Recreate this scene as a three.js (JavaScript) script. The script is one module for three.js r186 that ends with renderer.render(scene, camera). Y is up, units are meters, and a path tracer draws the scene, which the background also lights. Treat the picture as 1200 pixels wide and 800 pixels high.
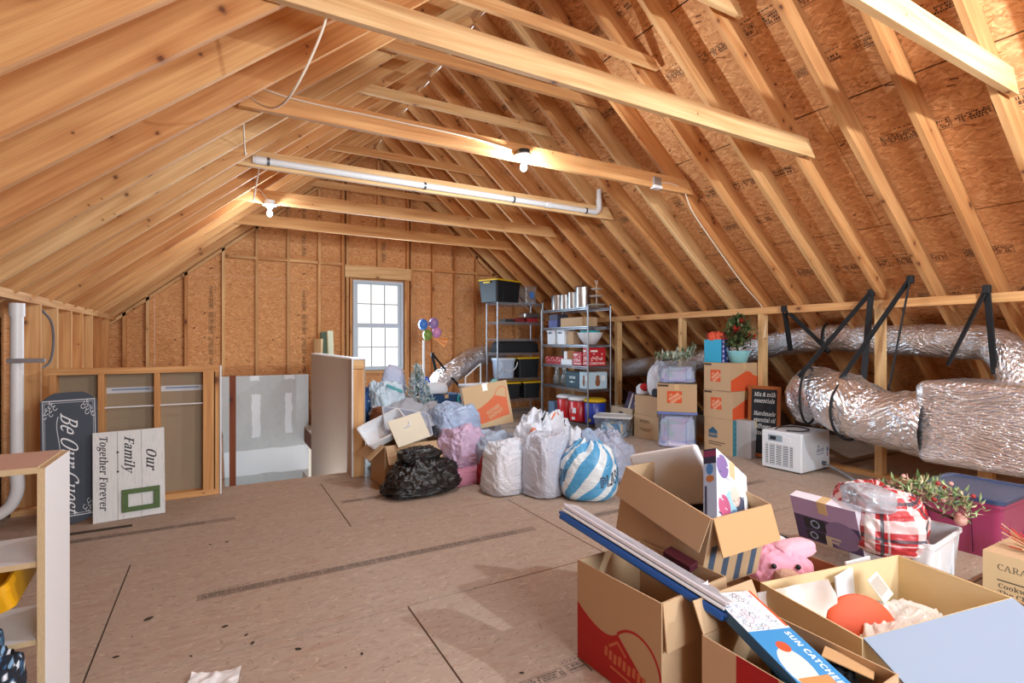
import * as THREE from 'three';
import { RoundedBoxGeometry } from 'three/addons/geometries/RoundedBoxGeometry.js';
import { RectAreaLightUniformsLib } from 'three/addons/lights/RectAreaLightUniformsLib.js';
import { mergeGeometries } from 'three/addons/utils/BufferGeometryUtils.js';
import { createNoise3D } from 'simplex-noise';

// ───────── camera, sky, lights, exposure ─────────
RectAreaLightUniformsLib.init();
const scene = new THREE.Scene();
const camera = new THREE.PerspectiveCamera(2 * Math.atan(400 / 608) * 180 / Math.PI, 1.5, 0.05, 100);
camera.position.set(0, 1.26, 0);
camera.lookAt(Math.sin(29.4 * Math.PI / 180), 1.26, -Math.cos(29.4 * Math.PI / 180));
const renderer = new THREE.WebGLRenderer({ antialias: true });
renderer.toneMapping = THREE.LinearToneMapping;
renderer.toneMappingExposure = 1.35;
renderer.shadowMap.enabled = true;
scene.background = new THREE.Color().setRGB(0.86, 0.85, 0.84);   // bright overcast sky
// daylight entering by the gable window in view
const dayBack = new THREE.RectAreaLight(new THREE.Color().setRGB(0.62, 0.82, 1), 30, 0.64, 1.28);
dayBack.position.set(2.23, 1.51, -8.26); dayBack.lookAt(2.23, 1.3, 0); scene.add(dayBack);
// daylight entering by the window of the opposite gable, behind the camera
const dayNear = new THREE.RectAreaLight(new THREE.Color().setRGB(0.8, 0.92, 1), 13, 1.9, 1.5);
dayNear.position.set(1.5, 1.7, 2.1); dayNear.lookAt(1.7, 1.6, -6); scene.add(dayNear);

// ───────── helpers ─────────
let seed = 7;
const rnd = () => { seed = (seed * 16807) % 2147483647; return (seed - 1) / 2147483646; };
const rr = (a, b) => a + (b - a) * rnd();
const noise3 = createNoise3D(rnd);
const used = {};
const numbered = (n) => { used[n] = (used[n] ?? -1) + 1; return used[n] ? `${n}_${String(used[n]).padStart(3, '0')}` : n; };
const sh = (o) => { o.castShadow = true; o.receiveShadow = true; return o; };
const mesh = (name, geo, mat, parent) => { const m = sh(new THREE.Mesh(geo, mat)); m.name = parent ? name : numbered(name); (parent || scene).add(m); return m; };
const at = (o, x, y, z, ry = 0, rx = 0, rz = 0) => { o.position.set(x, y, z); o.rotation.set(rx, ry, rz, 'YXZ'); return o; };
function thing(name, label, category, pos = [0, 0, 0], turn = 0, group) {
  const o = new THREE.Group(); o.name = numbered(name); scene.add(o); o.position.set(...pos); o.rotation.y = turn;
  return tag(o, label, category, group);
}
function tag(o, label, category, group) { o.userData.label = label; o.userData.category = category; if (group) o.userData.group = group; return o; }
function setting(name, label, category) { const o = new THREE.Group(); o.name = name; scene.add(o); o.userData = { kind: 'structure', label, category }; return o; }
const std = (color, roughness = 0.8, extra = {}) => new THREE.MeshStandardMaterial({ color, roughness, ...extra });
const phys = (color, roughness, extra = {}) => new THREE.MeshPhysicalMaterial({ color, roughness, ...extra });
const geoCache = {};
const bx = (w, h, d) => geoCache[`b${w},${h},${d}`] ??= new THREE.BoxGeometry(w, h, d);
const rbx = (w, h, d, r = 0.006, s = 1) => geoCache[`r${w},${h},${d},${r},${s}`] ??= new RoundedBoxGeometry(w, h, d, s, r);
const cyl = (r1, r2, h, n = 20) => geoCache[`c${r1},${r2},${h},${n}`] ??= new THREE.CylinderGeometry(r1, r2, h, n);
// box whose texture coordinates are metres, u along its longest side, shifted by one of six offsets
function woodBox(w, h, d, variant = 0) {
  const key = `w${w.toFixed(3)},${h.toFixed(3)},${d.toFixed(3)},${variant}`;
  if (geoCache[key]) return geoCache[key];
  const g = new THREE.BoxGeometry(w, h, d), p = g.attributes.position, n = g.attributes.normal, uv = g.attributes.uv;
  const dims = [w, h, d], long = dims.indexOf(Math.max(...dims));
  for (let i = 0; i < p.count; i++) {
    const c = [p.getX(i), p.getY(i), p.getZ(i)], nn = [Math.abs(n.getX(i)), Math.abs(n.getY(i)), Math.abs(n.getZ(i))];
    const face = nn.indexOf(Math.max(...nn)), axes = [0, 1, 2].filter((a) => a !== face);
    let a = axes.includes(long) ? long : axes[0], b = axes.find((k) => k !== a);
    uv.setXY(i, c[a] / 2.4 + variant * 0.37, (c[b] + face * 0.11) / 0.4 + variant * 0.23);
  }
  return (geoCache[key] = g);
}
const canvas = (w, h, draw) => { const c = document.createElement('canvas'); c.width = w; c.height = h; const x = c.getContext('2d'); draw(x, w, h); const t = new THREE.CanvasTexture(c); t.colorSpace = THREE.SRGBColorSpace; t.wrapS = t.wrapT = THREE.RepeatWrapping; t.anisotropy = 8; return t; };
const rgb = (r, g, b) => `rgb(${r | 0},${g | 0},${b | 0})`;
const clamp = (v, a, b) => Math.max(a, Math.min(b, v));
function dataTex(w, h, fn, srgb = true) {
  const a = new Uint8Array(w * h * 4);
  for (let y = 0; y < h; y++) for (let x = 0; x < w; x++) { const c = fn(x / w, y / h), i = (y * w + x) * 4; a[i] = clamp(c[0], 0, 255); a[i + 1] = clamp(c[1], 0, 255); a[i + 2] = clamp(c[2], 0, 255); a[i + 3] = 255; }
  const t = new THREE.DataTexture(a, w, h); t.magFilter = THREE.LinearFilter; t.minFilter = THREE.LinearMipmapLinearFilter; t.generateMipmaps = true; t.wrapS = t.wrapT = THREE.RepeatWrapping; if (srgb) t.colorSpace = THREE.SRGBColorSpace; t.needsUpdate = true; return t;
}
// noise that repeats in u and v
const tile = (u, v, fu, fv, s = 0) => { const a = u * Math.PI * 2, b = v * Math.PI * 2, R = fu / 6.283, S = fv / 6.283; return noise3(Math.cos(a) * R + s, Math.sin(a) * R + 3.1 * Math.cos(b) * S, 3.1 * Math.sin(b) * S + s * 1.7); };

// ───────── materials ─────────
function lumberTex(s, base, dark) {
  const knots = []; for (let i = 0; i < 9; i++) knots.push([rnd(), rnd(), rr(0.25, 1.0) ** 1.4, rr(0.5, 1.3)]);
  return dataTex(1024, 256, (u, v) => {
    let warp = 0, k = 0;
    for (const [ku, kv, kr, ka] of knots) {
      let du = Math.abs(u - ku); du = Math.min(du, 1 - du); let dv = Math.abs(v - kv); dv = Math.min(dv, 1 - dv);
      const r = Math.hypot(du * 2.4 * ka, dv * 0.4) / (0.012 * kr) * (1 + 0.25 * tile(u, v, 40, 12, s + 3)); warp += Math.exp(-r * 0.45) * 1.2; k = Math.max(k, r < 1 ? 0.95 : 0.8 * Math.exp(-(r - 1) * 1.3));
    }
    const g = tile(u, v, 3, 26, s) * 0.5 + tile(u, v, 8, 90, s + 9) * 0.3 + Math.sin((v * 34 + tile(u, v, 2, 3, s + 4) * 3 + warp * 2)) * 0.22, b = tile(u, v, 3, 2, s + 20);
    let halo = 0; for (const [ku, kv, kr] of knots) { let du = Math.abs(u - ku); du = Math.min(du, 1 - du); let dv = Math.abs(v - kv); dv = Math.min(dv, 1 - dv); halo = Math.max(halo, Math.exp(-((du * 2.4 / 0.09) ** 2 + (dv * 0.4 / 0.05) ** 2)) * kr); }
    const t = clamp(0.4 + g * 0.36 + b * 0.3 + halo * 0.55 + tile(u, v, 5, 5, s + 40) * 0.18, 0, 1.35), kk = k * 0.8;
    return [0, 1, 2].map((i) => { const c = base[i] + (dark[i] - base[i]) * t; return c + ([88, 48, 26][i] - c) * kk; });
  });
}
const lumberTexs = [lumberTex(1, [232, 192, 142], [196, 142, 92]), lumberTex(31, [226, 180, 126], [188, 130, 80]), lumberTex(57, [236, 204, 158], [200, 154, 104])];
const lumber = lumberTexs.map((map) => std(0xfff8ec, 0.72, { map }));
const lumberAll = lumberTexs.flatMap((map) => [0xfff8ec, 0xf2dcc4, 0xe6d2bc].map((c) => std(c, 0.72, { map })));
const wood = () => lumberAll[Math.floor(rnd() * 9)];
function flakes(x, w, h, n, tones, len, seedShift) {
  for (let i = 0; i < n; i++) {
    const t = tones[Math.floor(rnd() * tones.length)], j = rr(-14, 14);
    x.fillStyle = rgb(t[0] + j, t[1] + j, t[2] + j); x.globalAlpha = rr(0.25, 0.85);
    const px = rnd() * w, py = rnd() * h, L = rr(0.3, 1) * len, W = rr(0.12, 0.4) * len * 0.6, a = rr(-0.6, 0.6) + (rnd() < 0.25 ? rr(-1.5, 1.5) : 0);
    x.save(); x.translate(px, py); x.rotate(a); x.beginPath(); x.moveTo(-L / 2, -W / 2 * rnd()); x.lineTo(L / 2, -W / 2); x.lineTo(L / 2 * 0.9, W / 2); x.lineTo(-L / 2 * 0.9, W / 2 * rnd()); x.fill(); x.restore();
  }
  x.globalAlpha = 1;
}
// mill stamps: framed blocks of tiny unreadable print in black ink
function stamps(x, x0, y, len, hgt, gap, ink) {
  x.save(); x.strokeStyle = ink; x.fillStyle = ink; x.lineWidth = Math.max(1, hgt * 0.05);
  let p = x0;
  while (p < x0 + len) {
    const w = rr(1.2, 3.2) * hgt;
    if (rnd() < 0.75) { x.globalAlpha = 0.8; x.strokeRect(p, y, w, hgt); }
    x.globalAlpha = 0.75;
    const rows = 2 + Math.floor(rnd() * 3);
    for (let r = 0; r < rows; r++) for (let q = p + hgt * 0.12; q < p + w - hgt * 0.12;) { const cw = rr(0.05, 0.2) * hgt; if (rnd() < 0.8) x.fillRect(q, y + hgt * (0.12 + 0.8 * r / rows), cw, hgt * 0.6 / rows); q += cw + hgt * 0.06; }
    if (rnd() < 0.5) { for (let q = 0; q < 5; q++) x.fillRect(p + q * hgt * 0.4, y - hgt * 0.45, hgt * rr(0.15, 0.35), hgt * 0.1); }
    p += w + rr(0, gap) * hgt;
  }
  x.restore();
}
const osbTones = [[220, 166, 114], [206, 148, 98], [232, 184, 134], [194, 134, 86], [224, 172, 122], [236, 194, 148], [176, 116, 70]];
const roofTex = [0, 1].map((k) => canvas(2048, 1024, (x, w, h) => {
  x.fillStyle = rgb(212, 156, 106); x.fillRect(0, 0, w, h); flakes(x, w, h, 9000, osbTones, 70);
  for (let i = 0; i < 26; i++) { x.fillStyle = rgb(96, 50, 30); x.globalAlpha = 0.8; x.save(); x.translate(rnd() * w, rnd() * h); x.rotate(rr(-0.5, 0.5)); x.fillRect(0, 0, rr(10, 60), rr(4, 12)); x.restore(); }
  x.globalAlpha = 1; stamps(x, 40 + k * 300, h * 0.34, w * (k ? 0.5 : 0.8), 66, 1.6, '#2c1f19'); stamps(x, 200 + k * 500, h * 0.7, w * 0.4, 52, 3, '#2c1f19');
}));
const wallTex = canvas(1024, 2048, (x, w, h) => {
  x.fillStyle = rgb(212, 156, 106); x.fillRect(0, 0, w, h); flakes(x, w, h, 11000, osbTones, 52);
  for (let i = 0; i < 22; i++) { x.fillStyle = rgb(84, 46, 28); x.globalAlpha = 0.85; x.save(); x.translate(rnd() * w, rnd() * h); x.rotate(rr(-0.9, 0.9)); x.fillRect(0, 0, rr(8, 34), rr(6, 16)); x.restore(); }
  x.globalAlpha = 1; x.save(); x.translate(w * 0.52, 0); x.rotate(Math.PI / 2); stamps(x, 120, -40, h * 0.8, 46, 1.2, '#33261c'); x.restore();
});
const floorTones = [[182, 164, 148], [170, 150, 134], [192, 174, 158], [160, 138, 122], [178, 156, 140], [168, 146, 134]];
function floorBase(x, w, h) {
  x.fillStyle = rgb(176, 156, 140); x.fillRect(0, 0, w, h); flakes(x, w, h, 8000, floorTones, 46);
  for (let i = 0; i < 150; i++) { x.fillStyle = rgb(160, 120, 98); x.globalAlpha = rr(0.06, 0.2); x.beginPath(); x.ellipse(rnd() * w, rnd() * h, rr(20, 120), rr(5, 20), rr(-0.2, 0.2), 0, 7); x.fill(); }
  for (let i = 0; i < 260; i++) { x.fillStyle = rgb(70, 56, 48); x.globalAlpha = rr(0.25, 0.7); x.beginPath(); x.ellipse(rnd() * w, rnd() * h, rr(1, 6), rr(1, 3), rnd() * 3, 0, 7); x.fill(); }
  x.globalAlpha = 1;
}
const floorTex = [0, 1, 2].map((k) => canvas(2048, 1024, (x, w, h) => {
  floorBase(x, w, h);
  const y = h * (k === 2 ? 0.62 : 0.5);
  if (k < 2) { x.fillStyle = rgb(120, 104, 92); x.globalAlpha = 0.55; x.fillRect(w * (k ? 0.02 : 0.14), y - 4, w * (k ? 0.7 : 0.8), 60); x.globalAlpha = 1; }
  if (k < 2) stamps(x, w * (k ? 0.03 : 0.15), y, w * (k ? 0.6 : 0.72), 46, k ? 1.0 : 0.5, 'rgba(52,44,40,0.75)');
  if (k === 2) { x.strokeStyle = '#3a3430'; x.lineWidth = 5; x.fillStyle = '#3a3430'; x.font = 'bold 30px sans-serif'; x.strokeRect(w * 0.19, h * 0.605, 140, 62); x.fillText('SERIES', w * 0.197, h * 0.645); stamps(x, w * 0.06, h * 0.61, w * 0.11, 40, 0.5, '#3a3430'); }
}));
const roofMat = roofTex.map((map) => std(0xfff9f0, 0.85, { map }));
const wallOsb = std(0xfff9f0, 0.85, { map: wallTex });
const floorMat = floorTex.map((map) => std(0xffffff, 0.7, { map }));
const darkWood = std(0x4a3020, 0.9);
const white = std(0xe9ebee, 0.5), pvc = std(0xeceff2, 0.35), black = std(0x14151a, 0.6);

// ───────── structure ─────────
const XC = 2.13, SL = 0.8333, TH = Math.atan(SL), XR = 5.38, XL = 2 * XC - 5.38, YK = 1.61;      // roof section
const FAR = 8.33, NEAR = -2.2;                                                                  // gables, as distance ahead of the camera
const rafterY = (x) => YK + SL * (5.38 - XC - Math.abs(x - XC));
// floor: sheets 1.22 x 2.44 with open joints over a joist deck; the stairwell is cut out
const floor = setting('floor', 'oriented strand board floor sheets with mill stamps', 'floor');
const hole = { x0: 0.04, x1: 1.09, d0: 5.14, d1: 8.2 };
function panel(parent, name, x0, x1, d0, d1, px, pd, mat) {        // px, pd: the corner of the full sheet
  const g = new THREE.BoxGeometry(x1 - x0, 0.018, d1 - d0), p = g.attributes.position, uv = g.attributes.uv;
  for (let i = 0; i < p.count; i++) uv.setXY(i, ((x0 + x1) / 2 + p.getX(i) - px) / 2.44, ((d0 + d1) / 2 - p.getZ(i) - pd) / 1.22);
  at(mesh(name, g, mat, parent), (x0 + x1) / 2, -0.009, -(d0 + d1) / 2);
}
for (let r = -3; r < 6; r++) {
  const d0 = 2.4 + r * 1.22, d1 = d0 + 1.22, off = ((r % 2) + 2) % 2 ? 0.78 : -0.44;
  for (let c = -2; c < 4; c++) {
    const x0 = off + c * 2.44, x1 = x0 + 2.44, g = 0.004;
    let pieces = [[Math.max(x0 + g, -3), Math.min(x1 - g, 7.2), Math.max(d0 + g, NEAR), Math.min(d1 - g, FAR + 0.09)]];
    pieces = pieces.flatMap(([a, b, e, f]) => {
      if (b <= hole.x0 || a >= hole.x1 || f <= hole.d0 || e >= hole.d1) return [[a, b, e, f]];
      const out = []; if (a < hole.x0) out.push([a, hole.x0, e, f]); if (b > hole.x1) out.push([hole.x1, b, e, f]);
      const m0 = Math.max(a, hole.x0), m1 = Math.min(b, hole.x1); if (e < hole.d0) out.push([m0, m1, e, hole.d0]); if (f > hole.d1) out.push([m0, m1, hole.d1, f]); return out;
    });
    for (const [a, b, e, f] of pieces) if (b - a > 0.01 && f - e > 0.01) panel(floor, 'floor_panel', a, b, e, f, x0, d0, floorMat[r === -1 ? 2 : r === 0 ? 0 : r === 1 ? 1 : (r + c + 9) % 2]);
  }
}
const deck = std(0x6b3a26, 0.9);
for (const [a, b, e, f] of [[-3, 7.2, NEAR, hole.d0], [-3, hole.x0, hole.d0, FAR + 0.09], [hole.x1, 7.2, hole.d0, FAR + 0.09]]) at(mesh('joist_deck', bx(b - a, 0.2, f - e), deck, floor), (a + b) / 2, -0.12, -(e + f) / 2);
// stairwell below
const well = setting('wall_stairwell', 'painted drywall lining of the stairwell', 'stairwell');
const drywall = std(0xb9bcbd, 0.9, { map: canvas(512, 512, (x, w, h) => { x.fillStyle = rgb(222, 222, 220); x.fillRect(0, 0, w, h); for (let i = 0; i < 1500; i++) { x.fillStyle = rgb(...[0, 0, 0].map(() => rr(205, 235))); x.globalAlpha = 0.15; x.fillRect(rnd() * w, rnd() * h, rr(2, 30), rr(2, 20)); } x.globalAlpha = 1; }) });
const mudded = std(0xffffff, 0.9, { map: canvas(512, 1024, (x, w, h) => {
  x.fillStyle = rgb(196, 200, 202); x.fillRect(0, 0, w, h);
  for (let i = 0; i < 900; i++) { x.fillStyle = rnd() < 0.5 ? rgb(204, 206, 207) : rgb(188, 192, 195); x.globalAlpha = 0.25; x.fillRect(rnd() * w, rnd() * h, rr(4, 30), rr(4, 40)); }
  x.globalAlpha = 1; x.fillStyle = rgb(234, 238, 243);
  const blob = (a, b, c, d) => { x.beginPath(); x.moveTo(a, b); for (let t = 0; t <= 10; t++) x.lineTo(a + c * t / 10, b + rr(-4, 4)); for (let t = 0; t <= 12; t++) x.lineTo(a + c + rr(-4, 4), b + d * t / 12); for (let t = 10; t >= 0; t--) x.lineTo(a + c * t / 10, b + d + rr(-4, 4)); for (let t = 12; t >= 0; t--) x.lineTo(a + rr(-4, 4), b + d * t / 12); x.fill(); };
  blob(190, 112, 48, 262); blob(375, 112, 40, 250); blob(0, 446, 512, 150); blob(180, 0, 50, 30); blob(370, 0, 60, 26);
}) });
at(mesh('back_lining', bx(1.2, 2.4, 0.012), mudded, well), 0.55, 0.775 - 1.2, -8.2);
at(mesh('near_lining', bx(1.2, 2.4, 0.012), drywall, well), 0.55, -1.42, -5.12);
at(mesh('side_lining', bx(0.012, 2.6, 3.1), drywall, well), 0.03, -1.32, -6.66);
at(mesh('side_lining', bx(0.012, 2.0, 3.1), std(0xb7a596, 0.9), well), 1.075, -1.66, -6.66);
at(mesh('unseen_lower_slab', bx(1.2, 0.05, 3.2), darkWood, well), 0.55, -2.62, -6.66);  // unseen lower floor slab, added to block sky light from below
at(mesh('ledge', woodBox(1.05, 0.038, 0.09, 2), lumber[0], well), 0.55, 0.756, -8.25);
// roof: rafters, collar ties, ridge board and sheathing sheets
const ceiling = setting('ceiling', 'open rafters and collar ties under strand board roof sheathing', 'ceiling');
const RD = 0.184, RT = 0.038, xe = 7.25, RLEN = (xe - XC) / Math.cos(TH);
const slopeAt = (o, s, x, yOff, z) => at(o, XC + s * (x - XC), rafterY(x) + yOff, z, 0, 0, -s * TH);
for (let k = -9; k <= 16; k++) {
  const d = 1.693 + 0.4064 * k; if (d < NEAR + 0.1 || d > 8.25) continue;
  for (const s of [1, -1]) {
    const v = Math.floor(rnd() * 6), xm = (xe + XC) / 2;
    const o = mesh('rafter', woodBox(+RLEN.toFixed(3), RD, RT, v), s < 0 && k === 6 ? lumber[2] : wood(), ceiling);
    slopeAt(o, s, xm, 0, -d); o.translateY(RD / 2); if (s < 0) o.position.z += rr(-0.012, 0.012);
  }
}
at(mesh('ridge_board', woodBox(0.038, 0.235, 10.5, 1), lumber[1], ceiling), XC, rafterY(XC) + 0.13, -3.06);
const tieEnd = (len, hgt) => { const s = new THREE.Shape(), a = len / 2, c = hgt / SL; s.moveTo(-a, 0); s.lineTo(a, 0); s.lineTo(a - c * 0.55, hgt); s.lineTo(-a + c * 0.55, hgt); s.closePath(); const g = new THREE.ExtrudeGeometry(s, { depth: 0.038, bevelEnabled: false }); const uv = g.attributes.uv, p = g.attributes.position; for (let i = 0; i < p.count; i++) uv.setXY(i, p.getX(i) / 2.4 + 0.3, (p.getY(i) + p.getZ(i)) / 0.4); return g; };
const lowTie = tieEnd(4.06, 0.14), highTie = tieEnd(2.2, 0.089);
for (let k = 0; k < 9; k++) { const d = 2.468 + 1.2192 * (k - 3); if (d > 8 || d < NEAR + 0.1) continue; at(mesh('collar_tie', lowTie, lumber[k === 3 ? 2 : k % 3], ceiling), XC, 2.73, -d); }
for (let k = -6; k < 7; k++) { const d = 3.244 + 0.8128 * k; if (d > 8.2 || d < NEAR + 0.1) continue; at(mesh('upper_tie', highTie, lumber[(k + 9) % 3], ceiling), XC, 3.555, -d); }
// sheathing: rows of sheets up each slope
const xs = [7.5, 6.66, 5.725, 4.79, 3.857, 2.92, XC];
for (const s of [1, -1]) for (let r = 0; r < 6; r++) for (let c = 0; c < 6; c++) {
  const x0 = xs[r + 1], x1 = xs[r], w = (x1 - x0) / Math.cos(TH) - 0.011, d0 = NEAR - 1.0 + (r % 2) * 1.22 + c * 2.44 - 0.6, a = Math.max(d0, NEAR - 0.1), b = Math.min(d0 + 2.436, FAR + 0.12); if (b - a < 0.05) continue;
  const g = new THREE.BoxGeometry(w, 0.012, b - a), p = g.attributes.position, uv = g.attributes.uv;
  for (let i = 0; i < p.count; i++) uv.setXY(i, ((a + b) / 2 - p.getZ(i) - d0) / 2.44, 0.02 + 0.94 * (0.5 - s * p.getX(i) / 1.22));
  const o = mesh('roof_panel', g, roofMat[(r + c) % 2], ceiling); slopeAt(o, s, (x0 + x1) / 2, 0, -(a + b) / 2); o.translateY(RD + 0.007);
}
for (const s of [1, -1]) { const o = mesh('roof_deck', bx(7.0, 0.05, 10.9), darkWood, ceiling); slopeAt(o, s, 4.82, 0, -3.06); o.translateY(RD + 0.05); }
for (const x of [-2.98, 7.24]) at(mesh('eave_board', bx(0.03, 0.6, 10.7), darkWood, ceiling), x, 0.05, -3.06);
// gable walls: sheathing sheets, studs, blocking
const gable = setting('wall_back', 'gable wall of bare studs over strand board', 'wall');
const WIN = { x0: 1.83, x1: 2.645, y0: 0.8, y1: 2.235 };
function gablePanel(parent, x0, x1, y0, y1, z, px, py) {
  // a sheet clipped by the roof slopes and the window opening
  const poly = []; const top = (x) => Math.min(y1, rafterY(x) + 0.2);
  const cuts = [x0, x1]; if (XC > x0 && XC < x1) cuts.push(XC);
  for (const s of [-1, 1]) { const xc = XC + s * (5.38 - XC - (y1 - 0.2 - YK) / SL); if (xc > x0 && xc < x1) cuts.push(xc); }
  cuts.sort((a, b) => a - b);
  const shp = new THREE.Shape(); shp.moveTo(x0, y0); shp.lineTo(x1, y0); for (const c of [...cuts].reverse()) shp.lineTo(c, Math.max(top(c), y0 + 0.001)); shp.closePath();
  const g = new THREE.ExtrudeGeometry(shp, { depth: 0.012, bevelEnabled: false }), p = g.attributes.position, uv = g.attributes.uv;
  for (let i = 0; i < p.count; i++) uv.setXY(i, (p.getX(i) - px) / 1.22, (p.getY(i) - py) / 2.44);
  at(mesh('sheathing_panel', g, wallOsb, parent), 0, 0, z);
}
for (let c = -3; c < 6; c++) for (let r = 0; r < 2; r++) {
  const x0 = 0.46 + c * 1.22, x1 = x0 + 1.218, y0 = -0.25 + r * 2.44, y1 = y0 + 2.438;
  const list = x1 > WIN.x0 && x0 < WIN.x1 && y0 < WIN.y1 ? [[x0, Math.min(x1, WIN.x0), y0, y1], [Math.max(x0, WIN.x1), x1, y0, y1], [Math.max(x0, WIN.x0), Math.min(x1, WIN.x1), y0, WIN.y0], [Math.max(x0, WIN.x0), Math.min(x1, WIN.x1), WIN.y1, y1]] : [[x0, x1, y0, y1]];
  for (const [a, b, e, f] of list) if (b - a > 0.01 && f - e > 0.01 && Math.max(rafterY(a), rafterY(b), a < XC && b > XC ? 9 : 0) + 0.2 > e + 0.05) gablePanel(gable, a, b, e, f, -FAR - 0.102, x0, y0);
}
const studX = [-2.2, -1.7, -1.08, -0.83, -0.4, 0.045, 0.47, 0.89, 1.325, 1.675, 1.745, 2.234, 2.72, 2.785, 3.165, 3.57, 3.98, 4.39, 4.8, 5.21, 5.6];
for (const x of studX) {
  const over = x > 1.8 && x < 2.69, y0 = over ? 2.46 : 0, y1 = rafterY(x) + 0.02;
  at(mesh('stud', woodBox(0.038, +(y1 - y0).toFixed(2), 0.089, Math.floor(rnd() * 6)), wood(), gable), x, (y0 + y1) / 2, -FAR - 0.05);
}
for (let i = 2; i < studX.length - 1; i++) { const a = studX[i] + 0.019, b = studX[i + 1] - 0.019; if (b - a < 0.06 || (a > 1.6 && b < 2.8) || rafterY((a + b) / 2) < 2.5) continue; at(mesh('blocking', woodBox(+(b - a).toFixed(3), 0.038, 0.089, i % 6), wood(), gable), (a + b) / 2, 2.465, -FAR - 0.05); }
at(mesh('header', woodBox(1.06, 0.19, 0.085, 3), lumber[2], gable), 2.235, 2.365, -FAR - 0.046);
for (const x of [1.8, 2.68]) at(mesh('trimmer', woodBox(0.038, 2.26, 0.089, 2), wood(), gable), x, 1.13, -FAR - 0.05);
at(mesh('sill_plate', woodBox(0.84, 0.038, 0.1, 1), wood(), gable), 2.235, 0.775, -FAR - 0.05);
for (const s of [1, -1]) { const o = mesh('gable_plate', woodBox(4.6, 0.038, 0.089, s + 2), lumber[0], gable); slopeAt(o, s, 3.9, 0.0, -FAR - 0.05); o.translateY(-0.02); }
at(mesh('bottom_plate', woodBox(3.1, 0.038, 0.089, 4), lumber[0], gable), -1.5, 0.019, -FAR - 0.05);
at(mesh('bottom_plate', woodBox(6, 0.038, 0.089, 5), lumber[0], gable), 4.1, 0.019, -FAR - 0.05);
const nearGable = setting('wall_near', 'opposite gable wall with window behind the viewpoint', 'wall');
for (const [x0, x1, y0, y1] of [[-3, 0.55, -0.25, 5], [2.45, 7.3, -0.25, 5], [0.55, 2.45, -0.25, 0.95], [0.55, 2.45, 2.45, 5]]) gablePanel(nearGable, x0, x1, y0, y1, -NEAR + 0.05, 0, 0);
// window in the far gable: vinyl double-hung with muntins
const win = setting('window_1', 'white double hung window with divided panes in the gable', 'window');
const vinyl = std(0xc8d6e2, 0.45), glass = phys(0xffffff, 0.02, { transmission: 1, thickness: 0, ior: 1.45 });
const ww = WIN.x1 - WIN.x0, wh = WIN.y1 - WIN.y0, wx = (WIN.x0 + WIN.x1) / 2, wy = (WIN.y0 + WIN.y1) / 2;
const frameBars = (parent, name, w, h, t, dep, cx, cy, z, m) => { for (const s of [-1, 1]) { at(mesh(name, rbx(+w.toFixed(3), t, dep, 0.004), m, parent), cx, cy + s * (h - t) / 2, z); at(mesh(name, rbx(t, +(h - 2 * t).toFixed(3), dep, 0.004), m, parent), cx + s * (w - t) / 2, cy, z); } };
frameBars(win, 'window_frame', ww, wh, 0.045, 0.09, wx, wy, -FAR - 0.06, vinyl);
for (const [i, cy] of [[0, wy + wh / 4 - 0.012], [1, wy - wh / 4 + 0.012]]) {
  const sw = ww - 0.09, shh = wh / 2 - 0.02, z = -FAR - 0.075 + i * 0.03;
  frameBars(win, 'sash', sw, shh, 0.036, 0.028, wx, cy, z, vinyl);
  at(mesh('pane', bx(+(sw - 0.07).toFixed(3), +(shh - 0.07).toFixed(3), 0.004), glass, win), wx, cy, z);
  const mm = std(0x8d9aa8, 0.5);
  for (const q of [-1, 1]) at(mesh('muntin', bx(0.012, +(shh - 0.07).toFixed(3), 0.012), mm, win), wx + q * (sw - 0.07) / 6, cy, z);
  at(mesh('muntin', bx(+(sw - 0.07).toFixed(3), 0.012, 0.014), mm, win), wx, cy, z);
}
// ground outside, seen pale through the window
const ground = setting('ground', 'pale ground outside the window', 'ground'); at(mesh('ground_plane', bx(60, 0.1, 40), std(0xcfc6b8, 1), ground), 0, -4, -40);
// window_2 behind the camera
const win2 = setting('window_2', 'window in the gable behind the viewpoint', 'window');
frameBars(win2, 'window_frame', 1.9, 1.5, 0.05, 0.09, 1.5, 1.7, -NEAR + 0.06, vinyl);
at(mesh('pane', bx(1.8, 1.4, 0.004), glass, win2), 1.5, 1.7, -NEAR + 0.06);
// knee walls
const kneeL = setting('wall_left', 'low knee wall of closely set studs with top plate', 'wall');
at(mesh('top_plate', woodBox(0.14, 0.06, 10.5, 2), lumber[0], kneeL), -1.235, 1.565, -3.06);
for (const d of [5.12, 5.58, 6.04, 6.48, 6.92, 7.4, 7.87]) at(mesh('stud', woodBox(0.14, 1.535, 0.038, Math.floor(rnd() * 6)), wood(), kneeL), -1.235, 0.7675, -d);
at(mesh('bottom_plate', woodBox(0.14, 0.038, 3.3, 2), lumber[0], kneeL), -1.235, 0.019, -6.65);
at(mesh('back_sheet', bx(0.012, 1.5, 3.5), wallOsb, kneeL), -1.32, 0.78, -6.65);
const kneeR = setting('wall_right', 'open knee wall of posts under a long plate', 'wall');
at(mesh('top_plate', woodBox(0.089, 0.075, 10.5, 3), lumber[1], kneeR), 5.345, 1.605, -3.06);
for (const d of [1.28, 2.516, 3.714, 4.882, 6.152, 7.37]) at(mesh('post', woodBox(0.089, 1.53, 0.06, Math.floor(rnd() * 6)), lumber[2], kneeR), 5.345, 0.803, -d);
at(mesh('bottom_plate', woodBox(0.1, 0.038, 10.4, 1), lumber[1], kneeR), 5.345, 0.019, -3.06);
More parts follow.
